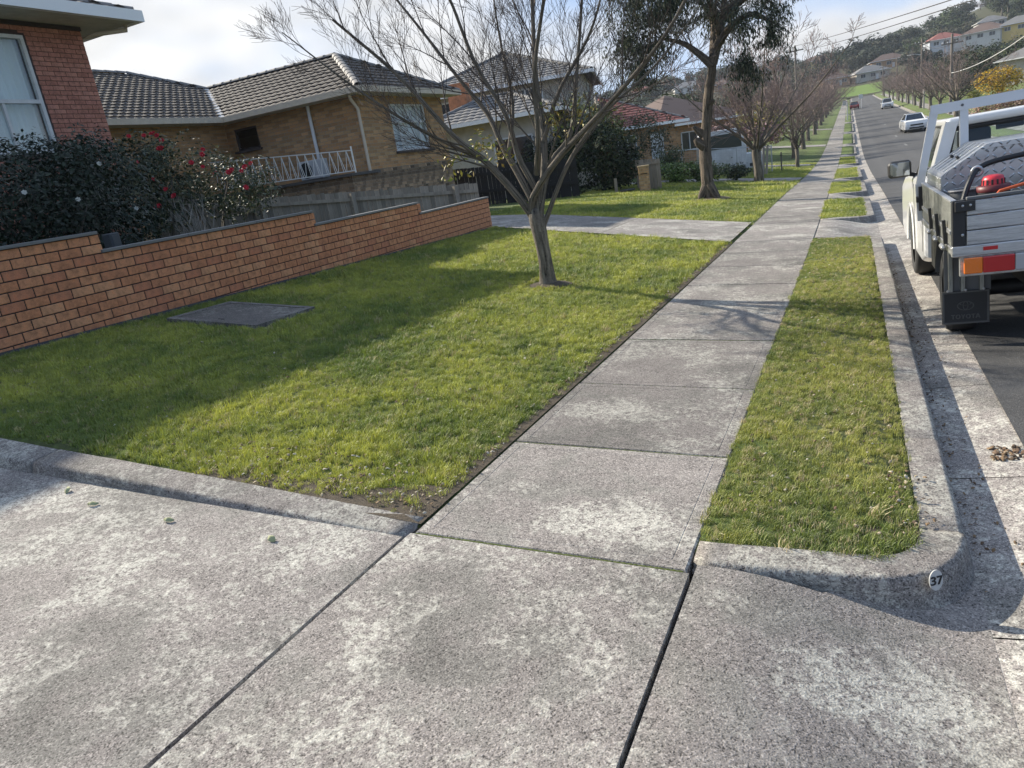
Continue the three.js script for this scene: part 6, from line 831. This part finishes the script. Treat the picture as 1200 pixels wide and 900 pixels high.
    const ws = new GB(); ws.quad(Q(0.14, 1.08, 3.9), Q(WD - 0.14, 1.08, 3.9), Q(WD - 0.29, 1.6, 3.24), Q(0.29, 1.6, 3.24)); part(t, 'windscreen', ws.build(), phys([0.85, 0.9, 0.88], 0.02, { transmission: 1, thickness: 0 }));
    for (const u of [0.5, WD - 0.5]) { const st = part(t, 'seat', rbox(0.46, 0.62, 0.14, 0.06).rotateX(-0.1).translate(u, 1.06, -2.72), std([0.02, 0.022, 0.026], 0.8)); part(st, 'headrest', rbox(0.28, 0.19, 0.1, 0.045).translate(u, 1.46, -2.68), std([0.02, 0.022, 0.026], 0.8)); }
    part(t, 'dashboard', rbox(1.4, 0.12, 0.4, 0.05).translate(WD / 2, 1.07, -3.65), blk); part(t, 'rear_view_mirror', rbox(0.24, 0.07, 0.03, 0.02).translate(WD / 2, 1.52, -3.2), blk); part(t, 'steering_wheel', new THREE.TorusGeometry(0.18, 0.015, 8, 24).rotateX(0.4).translate(WD - 0.5, 1.1, -3.3), blk);
    const mr = new THREE.Group(); mr.name = 'door_mirror'; mr.position.set(0.01, 0.03, 0); t.add(mr); part(mr, 'shell', rbox(0.235, 0.185, 0.11, 0.05, -0.10, 1.195, -3.5, 4), blk); part(mr, 'mirror_glass', rbox(0.19, 0.145, 0.006, 0.002, -0.10, 1.195, -3.443), std([0.42, 0.45, 0.46], 0.04, { metalness: 1 })); part(mr, 'stalk', new GB().bar(Q(-0.04, 1.14, 3.5), Q(0.1, 1.09, 3.55), 0.05, 0.04).build(), blk);
    for (const u of [0.28, WD - 0.28]) part(t, 'headlight', rbox(0.36, 0.16, 0.14, 0.05).translate(u, 0.82, -5.0), phys([0.8, 0.82, 0.84], 0.1, { clearcoat: 1 })); part(t, 'front_bumper', rbox(1.7, 0.26, 0.2, 0.08).translate(WD / 2, 0.5, -5.03), wht); part(t, 'wheel_arch_flare', (() => { const q = new GB(); q.grid((a, b) => { const an = b * Math.PI; const rr = lerp(0.42, 0.47, a); return Q(0.02 - 0.012 * Math.sin(a * Math.PI), 0.36 + rr * Math.sin(an), 3.72 - rr * Math.cos(an)); }, 3, 18); return q.build(); })(), wht); }
  // load
  const vc = thing('drum_vacuum', 'black drum with a ribbed red cap on the truck tray', 'vacuum'); const tl = (u, v, w) => t.localToWorld(Q(u, v, w)); t.updateMatrixWorld(true); vc.position.copy(tl(0.30, 0.832, 0.36)); vc.rotation.copy(t.rotation); vc.scale.set(0.66, 0.92, 0.66);
  const redP = std([0.50, 0.02, 0.035], 0.4); part(vc, 'drum', lathe([[0, 0], [0.13, 0], [0.14, 0.02], [0.14, 0.27], [0.155, 0.28], [0.155, 0.36], [0.145, 0.375], [0, 0.375]], 28), blk); part(vc, 'red_rim', lathe([[0.157, 0.345], [0.16, 0.355], [0.158, 0.385], [0.12, 0.395], [0.12, 0.38]], 28), std([0.10, 0.012, 0.016], 0.5)); const cp = part(vc, 'red_cap', lathe([[0.11, 0.375], [0.105, 0.43], [0.09, 0.455], [0.05, 0.465], [0, 0.465]], 24), redP); for (let k = 0; k < 14; k++) { const a = (k / 14) * 6.283; part(cp, 'vent_slot', rbox(0.012, 0.045, 0.02, 0.003).rotateY(-a).translate(Math.cos(a) * 0.104, 0.41, Math.sin(a) * 0.104), blk); }
  const jk = thing('tool_case', 'dark green tool case on the truck tray behind the tailgate', 'case'); jk.position.copy(tl(0.92, 0.832, 0.5)); jk.rotation.copy(t.rotation); part(jk, 'body', rbox(0.62, 0.3, 0.42, 0.03, 0, 0.15, 0), std([0.03, 0.045, 0.042], 0.5)); part(jk, 'lid', rbox(0.63, 0.06, 0.43, 0.02, 0, 0.32, 0), std([0.035, 0.05, 0.048], 0.5)); part(jk, 'handle', new GB().tube([V(-0.12, 0.34, 0.0), V(-0.12, 0.41, 0), V(0.12, 0.41, 0), V(0.12, 0.34, 0)], 0.014, 8).build(), blk);
  const pl = thing('black_pole', 'bent black pole lying across the loaded truck tray', 'pole'); part(pl, 'pole', new GB().tube(smoothLine([tl(0.075, 1.0, 0.25), tl(0.16, 1.22, 0.4), tl(0.24, 1.315, 0.5), tl(0.6, 1.36, 0.62), tl(1.3, 1.38, 0.75)], 24), 0.02, 8).build(), blk); part(pl, 'clamp', new THREE.TorusGeometry(0.03, 0.012, 6, 14).translate(...tl(0.22, 1.29, 0.48).toArray()), alu);
  const sp = thing('orange_strap', 'red and orange tie down strap running across the tray', 'strap'); part(sp, 'strap', new GB().tube([tl(0.19, 1.0, 0.2), tl(0.3, 1.165, 0.1), tl(0.62, 1.21, 0.25), tl(0.95, 1.3, 0.6)], 0.012, 6).build(), std([0.55, 0.10, 0.03], 0.7)); part(sp, 'hook', new THREE.TorusGeometry(0.025, 0.007, 6, 12).translate(...tl(0.19, 0.98, 0.2).toArray()), alu);
  const sd = thing('grey_tub', 'grey plastic tub wedged in the corner of the truck tray', 'tub'); sd.position.copy(tl(0.16, 0.832, 0.6)); sd.rotation.copy(t.rotation); part(sd, 'tub', lathe([[0.0, 0], [0.085, 0], [0.10, 0.32], [0.108, 0.33], [0.1, 0.34], [0.085, 0.33], [0.07, 0.02], [0, 0.02]], 20), std([0.16, 0.165, 0.17], 0.5)); part(sd, 'rim', new THREE.TorusGeometry(0.105, 0.008, 6, 24).rotateX(1.5708).translate(0, 0.33, 0), std([0.2, 0.2, 0.21], 0.5));
}

// ------------------------------------------------------------------ cars up the street
function car(label, X, S, turn, paint, wagon) {
  const t = thing('car', label, 'car', [X, roadY(X - DX(S), S) , -S], turn); const m = phys(paint, 0.25, { clearcoat: 1 }), gl = std([0.02, 0.024, 0.028], 0.08), blk = std([0.02, 0.02, 0.02], 0.6);
  t.rotation.order = 'YXZ'; const sl = Math.atan((P(S + 2) - P(S - 2)) / 4); t.rotation.x = Math.abs(turn) < 1.5 ? sl : -sl;
  const s = new THREE.Shape(); const pr = [[-2.2, 0.35], [-2.25, 0.62], [-2.1, 0.82], [-1.0, 0.93], [1.7, 0.96], [2.2, 0.88], [2.25, 0.55], [2.2, 0.35], [1.75, 0.3]]; s.moveTo(...pr[0]); pr.slice(1).forEach((p) => s.lineTo(...p)); s.absarc(1.35, 0.32, 0.37, 0, Math.PI, false); s.lineTo(0.9, 0.25); s.lineTo(-0.95, 0.25); s.absarc(-1.38, 0.32, 0.37, 0, Math.PI, false); s.closePath();
  part(t, 'body', new THREE.ExtrudeGeometry(s, { depth: 1.56, bevelEnabled: true, bevelSize: 0.06, bevelThickness: 0.1, bevelSegments: 3, curveSegments: 12 }).rotateY(-Math.PI / 2).translate(0.78, 0, 0), m);   // nose towards +z after the turn
  const rT = wagon ? 1.62 : 1.45, b = [[-0.78, 0.9, 1.15], [0.78, 0.9, 1.15], [0.78, 0.93, wagon ? -2.1 : -1.75], [-0.78, 0.93, wagon ? -2.1 : -1.75]], u = [[-0.58, rT - 0.04, 0.35], [0.58, rT - 0.04, 0.35], [0.58, rT - 0.04, wagon ? -1.9 : -1.1], [-0.58, rT - 0.04, wagon ? -1.9 : -1.1]].map((p) => V(...p)), bb = b.map((p) => V(...p)); void bb;
  const zf = (p) => V(p[0], p[1], p[2]), B4 = b.map(zf), cab = new GB(); for (let k = 0; k < 4; k++) { const n = (k + 1) % 4; cab.quad(B4[k], B4[n], u[n], u[k]); } part(t, 'windows', cab.build(), gl); part(t, 'roof', rbox(1.2, 0.07, wagon ? 2.3 : 1.5, 0.03).translate(0, rT - 0.02, wagon ? -0.78 : -0.38), m);
  for (let k = 0; k < 4; k++) part(t, 'pillar', new GB().bar(B4[k], u[k], 0.07, 0.07, V(0, 0, 1)).build(), m);
  for (const [x, z] of [[-0.76, 1.38], [0.76, 1.38], [-0.76, -1.35], [0.76, -1.35]]) { const w = new THREE.Group(); w.name = 'wheel'; w.position.set(x, 0.32, z); t.add(w); part(w, 'tyre', lathe([[0.2, -0.1], [0.3, -0.1], [0.32, -0.06], [0.32, 0.06], [0.3, 0.1], [0.2, 0.1]], 20, 'x'), blk); part(w, 'rim', lathe([[0, -0.08], [0.2, -0.09], [0.2, 0.09], [0, 0.08]], 14, 'x'), std([0.4, 0.41, 0.42], 0.3, { metalness: 0.8 })); }
  for (const x of [-0.62, 0.62]) { part(t, 'headlight', rbox(0.38, 0.15, 0.1, 0.04).translate(x, 0.68, 2.26), phys([0.75, 0.77, 0.8], 0.1, { clearcoat: 1 })); part(t, 'tail_lamp', rbox(0.35, 0.14, 0.08, 0.03).translate(x, 0.74, -2.28), phys([0.4, 0.01, 0.01], 0.2)); part(t, 'mirror', rbox(0.16, 0.12, 0.1, 0.04).translate(x * 1.55, 0.98, 0.75), m); }
  part(t, 'grille', rbox(0.95, 0.12, 0.03, 0.01).translate(0, 0.63, 2.315), blk); part(t, 'air_intake', rbox(1.1, 0.12, 0.03, 0.01).translate(0, 0.4, 2.29), blk); part(t, 'number_plate', rbox(0.38, 0.11, 0.02, 0.004).translate(0, 0.5, 2.33), std([0.7, 0.7, 0.7], 0.5)); return t;
}
car('white sedan parked facing down the street beside the far kerb', 4.7, 75, 0.05, [0.74, 0.75, 0.76]);
car('white hatchback parked further up at the far kerb', 5.2, 146, 0, [0.72, 0.72, 0.72], true);
car('dark red car parked at the footpath kerb far up the street', 0.95 + DX(175), 175, Math.PI, [0.16, 0.012, 0.016]);

// ------------------------------------------------------------------ poles, wires, signs
{
  const wood = std([0.22, 0.19, 0.165], 0.9, { map: T.stain }), wire = std([0.02, 0.02, 0.022], 0.7);
  const pole = (label, X, S, h, arms, lamp) => { const t = thing('power_pole', label, 'pole', [X, G(X, S), -S]); part(t, 'pole', new GB().tube([V(0, -0.2, 0), V(0, h * 0.5, 0), V(0, h, 0)], [0.16, 0.14, 0.11], 9).build(), wood); for (const y of arms) { const a = part(t, 'cross_arm', box(-0.95, 0.95, y - 0.06, y + 0.06, 0.1, 0.2), wood); for (const x of [-0.85, -0.4, 0.4, 0.85]) part(a, 'insulator', lathe([[0, 0.16], [0.05, 0.14], [0.06, 0.08], [0.03, 0.06], [0.03, 0]], 10).translate(x, y + 0.06, 0.15), M.white); } if (lamp) { part(t, 'lamp_arm', new GB().tube([V(0, lamp, 0), V(-0.9, lamp + 0.25, 0.3), V(-1.5, lamp + 0.25, 0.4)], 0.03, 6).build(), M.alu); part(t, 'lamp_head', rbox(0.5, 0.1, 0.2, 0.04).translate(-1.6, lamp + 0.24, 0.42), M.white); } return t; };
  pole('timber power pole with cross arm in front of the dark green trees', 9.05, 91, 7.7, [6.8], 0); pole('power pole with street lamp rising beside the dark conifer', 9.0, 128, 9.2, [8.6], 7); pole('power pole in the middle of the far bare tree row', 8.7, 190, 8.6, [8.0], 0); pole('distant power pole at the top of the far tree row', 8.2, 262, 8.6, [8.0], 0); pole('power pole behind the footpath tree row', -6.2, 100, 9.6, [9.0], 0);
  const sag = (a, b, d, n = 24) => { const q = []; for (let i = 0; i <= n; i++) { const t = i / n, p = a.clone().lerp(b, t); p.y -= d * 4 * t * (1 - t); q.push(p); } return q; };
  const line = (label, a, b, d, r, m = wire) => { const o = part(scene, 'overhead_wire', new GB().tube(sag(a, b, d), r, 5).build(), m); tag(o, label, 'wire', 'overhead wires'); };
  line('upper black power line crossing the sky over the street', W(-6.2, 9.75, 100), W(5.75, 4.33, 24.5), 0.15, 0.022); line('lower black power line crossing the sky over the street', W(-5.3, 9.0, 100), W(5.75, 4.18, 24.5), 0.15, 0.022);
  line('power line running between the far kerb power poles', W(9.05, 6.8 + G(9.05, 91), 90.8), W(9.0, 8.65 + G(9, 128), 128), 0.6, 0.028); line('power line from the lamp pole to the poles up the far tree row', W(9.0, 8.65 + G(9, 128), 128), W(8.7, 8.05 + G(8.7, 190), 190), 0.9, 0.032);
  line('pale service cable hanging from the pole beside the dark trees', W(9.05, 3.5 + G(9, 91) + 0.5, 90.9), W(12.2, 5.9, 60), 0.7, 0.035, std([0.5, 0.5, 0.5], 0.6)); line('thin power line over the brown roofed house', W(-6.2, 8.4, 100), W(-40, 12, 90), 0.5, 0.03);
  const sg = thing('road_sign', 'small white road sign standing at the narrowing in the road', 'sign', [1.5, roadY(2, 172), -172]); part(sg, 'post', new GB().tube([V(0, 0, 0), V(0, 2.4, 0)], 0.05, 6).build(), M.white); part(sg, 'plate', rbox(0.8, 0.8, 0.05, 0.03).translate(-0.1, 2.3, 0.06), M.white);
  const ps = thing('street_post', 'white painted post on the grass strip far along the footpath', 'post', [-0.3 + DX(120), G(-0.3, 120), -120]); part(ps, 'post', new GB().tube([V(0, 0, 0), V(0, 2.6, 0)], 0.07, 6).build(), M.white); part(ps, 'sign_plate', rbox(0.5, 0.6, 0.03, 0.02).translate(-0.35, 2.4, 0.05), M.whiteWall);
  for (const [X, S] of [[8.6, 118], [8.7, 141], [8.6, 156]]) { const q = thing('kerb_post', 'pale timber post among the bare trees by the far kerb', 'post', [X, G(X, S), -S], 0, 'pale posts beside the far kerb'); part(q, 'post', new GB().tube([V(0, 0, 0), V(0, 2.9, 0)], 0.11, 7).build(), std([0.35, 0.32, 0.29], 0.9)); }
  const bank = new GB(); bank.grid((u, v) => { const X = lerp(-10, 10, u), S = lerp(303, 322, v); return W(X, G(X, S) + 0.12, S); }, 6, 6, (a) => [a.x, -a.z]); struct('grass_bank', 'bright green grass bank above the road bend', 'grass', bank.build(), std([0.14, 0.22, 0.035], 1, { map: T.stain }));
}

// ------------------------------------------------------------------ trees and shrubs of the hill and the gardens
{
  const kinds = {}; const mk = (key, name, label, group, build) => { kinds[key] = { name, label, group, build, proto: null }; };
  const leafy = (cols, seed, shape, o = {}) => (t) => { part(t, 'trunk', new GB().tube([V(0, -0.08, 0), V(0.01, 0.2, 0), V(0, 0.5, 0)], [0.035, 0.028, 0.015], 6).build(), M.stem); part(t, 'crown', leaves(shape, o.n ?? 1500, o.size ?? 0.085, cols, seed, { fill: 0.42, slim: 0.7, gap: 6, gapT: 0.34, minY: 0.02, ...o }), M.leafDull); };
  const round = [[0, 0.6, 0, 0.34, 0.36, 0.34], [0.2, 0.45, 0.1, 0.26, 0.26, 0.26], [-0.2, 0.5, -0.1, 0.26, 0.28, 0.26], [0.02, 0.36, 0.2, 0.26, 0.25, 0.24]], wide = [[0, 0.55, 0, 0.45, 0.3, 0.4], [0.35, 0.45, 0.1, 0.32, 0.26, 0.3], [-0.35, 0.5, 0, 0.34, 0.28, 0.3], [0.1, 0.72, 0, 0.3, 0.2, 0.3], [0, 0.25, 0.1, 0.5, 0.25, 0.4]], tall = [[0, 0.3, 0, 0.2, 0.28, 0.2], [0, 0.55, 0, 0.17, 0.3, 0.17], [0, 0.8, 0, 0.1, 0.22, 0.1]];
  mk('dark', 'hill_tree', 'dark evergreen tree on the far hillside', 'evergreen trees on the hillside', leafy([[0.014, 0.024, 0.012], [0.022, 0.034, 0.016], [0.034, 0.046, 0.02]], 301, round));
  mk('olive', 'hill_tree', 'olive brown tree among the hillside houses', 'olive trees on the hillside', leafy([[0.045, 0.05, 0.024], [0.065, 0.066, 0.034], [0.085, 0.08, 0.045]], 303, wide));
  mk('green', 'hill_tree', 'mid green bushy tree among the hillside houses', 'green trees on the hillside', leafy([[0.035, 0.055, 0.018], [0.05, 0.075, 0.024], [0.075, 0.10, 0.03]], 305, wide));
  mk('russet', 'hill_tree', 'russet leafless thicket on the hillside', 'russet thickets on the hillside', leafy([[0.10, 0.065, 0.05], [0.13, 0.085, 0.065], [0.085, 0.06, 0.045]], 307, round, { size: 0.05, slim: 0.3, n: 2200 }));
  mk('gdark', 'garden_tree', 'dark green tree in the gardens behind the far kerb trees', 'garden trees across the street', leafy([[0.018, 0.03, 0.014], [0.028, 0.044, 0.018], [0.045, 0.06, 0.024]], 311, wide, { n: 3200, size: 0.06 }));
  mk('gleft', 'garden_tree', 'leafy green tree in the gardens behind the footpath tree row', 'garden trees behind the footpath row', leafy([[0.03, 0.045, 0.018], [0.05, 0.065, 0.026], [0.08, 0.085, 0.04]], 313, wide, { n: 3200, size: 0.06 }));
  const near = ['blue grey roofed house', 'brown roofed house by the conifer', 'red roofed house', 'white two storey house', 'yellow house', 'small white hilltop house', 'ochre brick house', 'brick house over the road bend', 'pale house left of the gum tree', 'brown house past the gum tree', 'cream house far from the road', 'upper brown roofed house', 'cream walled house past the yellow one'];
  const where = (X, S) => { let b = -1, d = 34; HH.forEach(([, , hx, hs], k) => { const q = Math.hypot(X - hx, (S - hs) * 0.7); if (q < d) { d = q; b = k; } }); return b < 0 ? 'on the open hillside between the houses' : 'on the hill near the ' + near[b]; };
  const R = rng(321); const add = (key, X, S, h, w = 1, label) => { const K = { ...kinds[key] }; if (!label && S > 300) { label = K.label.replace(/ (on|among) .*/, '') + ' ' + where(X, S); K.group = label.replace(/ tree | thicket /, (m) => m.trim() + 's ').replace(/(\S)(trees|thickets) /, '$1 $2 '); } const y = G(X, S), tn = R() * 6.28; if (!K.proto) { const t = thing(K.name, label ?? K.label, 'tree', [X, y, -S], tn, K.group); K.build(t); t.scale.set(h * w, h, h * w); kinds[key].proto = t; return t; } return dup(K.proto, [X, y, -S], tn, [h * w, h, h * w], label ?? K.label, K.group); };
  const clearOf = (X, S) => !HH.some(([, , hx, hs, w]) => Math.abs(X - hx) < w * 0.5 + 1.5 && S > hs - 16 && S < hs + 11) && !(Math.abs(X + 1) < 9 && S < 325);
  for (let k = 0; k < 250; k++) { const X = lerp(-135, 105, R()), S = lerp(318, 505, Math.pow(R(), 0.8)); if (!clearOf(X, S)) continue; const q = R(); add(q < 0.42 ? 'dark' : q < 0.7 ? 'olive' : q < 0.88 ? 'green' : 'russet', X, S, 4.5 + 5.5 * R(), 0.9 + 0.5 * R()); }
  // skyline clumps
  for (const [X, S, h] of [[2, 412, 14], [10, 420, 13], [-6, 416, 11], [18, 425, 10], [26, 430, 9], [-14, 425, 9], [44, 420, 9], [58, 400, 11], [66, 395, 12], [34, 380, 10], [-60, 430, 9], [-74, 432, 9], [-48, 430, 8], [-30, 425, 8]]) add('dark', X, S, h, 1.1);
  for (const [X, S, h] of [[24, 122, 5.5], [14, 136, 5], [18, 145, 7], [24, 150, 7], [15, 165, 6], [20, 185, 8], [27, 200, 8], [14, 215, 7], [22, 235, 8], [30, 255, 9], [38, 270, 8], [16, 255, 7], [46, 285, 8], [28, 295, 7]]) add('gdark', X, S, h, 0.9 + 0.3 * R());
  for (const [X, S, h] of [[-12, 60, 4], [-16, 70, 6], [-22, 62, 6], [-13, 84, 5], [-18, 95, 6], [-26, 85, 7], [-12, 115, 5], [-16, 130, 6], [-24, 120, 7], [-12, 150, 6], [-18, 170, 7], [-14, 195, 7], [-24, 200, 8], [-36, 110, 8], [-45, 150, 9], [-60, 190, 9], [-12, 230, 8], [-20, 260, 8], [-34, 250, 9], [-80, 240, 9]]) add('gleft', X, S, h, 0.9 + 0.3 * R());
  const one = (name, label, X, S, h, w, build) => { const t = thing(name, label, 'tree', [X, G(X, S), -S]); build(t); t.scale.set(h * w, h, h * w); };
  one('conifer', 'dark pointed conifer behind the far bare tree row', 20, 306, 13, 1.5, leafy([[0.01, 0.02, 0.014], [0.016, 0.03, 0.02]], 331, tall, { n: 3000, size: 0.05 }));
  one('conifer', 'broad dark conifer left of the blue and white hill house', 26, 310, 10, 1.6, leafy([[0.012, 0.022, 0.015], [0.02, 0.034, 0.022]], 333, tall, { n: 2600, size: 0.055 }));
  one('wattle_tree', 'golden yellow flowering wattle tree above the truck roof', 16.2, 112, 3.9, 1.1, leafy([[0.55, 0.33, 0.02], [0.62, 0.40, 0.03], [0.40, 0.27, 0.025], [0.14, 0.15, 0.03]], 335, wide, { n: 5200, size: 0.05, bias: 1.3 }));
  one('lime_shrub', 'lime green rounded shrub below the golden wattle', 12.6, 104, 1.9, 1.0, leafy([[0.16, 0.17, 0.03], [0.22, 0.22, 0.04]], 337, round, { n: 2200, size: 0.06 }));
  one('pink_hedge', 'dusty pink flowering hedge seen over the truck headboard', 9.7, 66, 2.5, 1.3, leafy([[0.36, 0.22, 0.17], [0.28, 0.15, 0.12], [0.14, 0.12, 0.06], [0.42, 0.30, 0.24]], 339, wide, { n: 4200, size: 0.045 }));
  one('pink_hedge', 'second dusty pink hedge clump further along the far gardens', 12.6, 74, 2.3, 1.4, leafy([[0.36, 0.22, 0.17], [0.28, 0.15, 0.12], [0.14, 0.12, 0.06], [0.42, 0.30, 0.24]], 341, wide, { n: 3800, size: 0.045 }));
  const pm = thing('palm_tree', 'palm tree on the hilltop skyline', 'tree', [55, G(55, 366), -366]); part(pm, 'trunk', new GB().tube([V(0, -0.5, 0), V(0.2, 4, 0), V(0, 8, 0)], [0.45, 0.35, 0.35], 7).build(), M.stem); { const g = new GB(true), r = rng(343); for (let k = 0; k < 40; k++) { const a = r() * 6.28, el = -0.5 + 1.6 * r(), L = 3 + r(); let p = V(0, 8, 0); for (let i = 0; i < 6; i++) { const e2 = el - i * 0.28, n = p.clone().add(V(Math.cos(a) * Math.cos(e2), Math.sin(e2), Math.sin(a) * Math.cos(e2)).multiplyScalar(L / 6)), s = V(-Math.sin(a), -0.3, Math.cos(a)).multiplyScalar(0.35 * (1 - i / 7)), c = [0.02, 0.032, 0.015]; g.tri(p.clone().add(s), p.clone().sub(s), n, c); g.tri(p.clone().add(s), n, n.clone().add(s), c); p = n; } } part(pm, 'crown', g.build(), M.leafDull); }
}

// ------------------------------------------------------------------ finish
scene.traverse((o) => { if (o.isMesh) { o.castShadow = true; o.receiveShadow = true; } });
renderer.render(scene, camera);
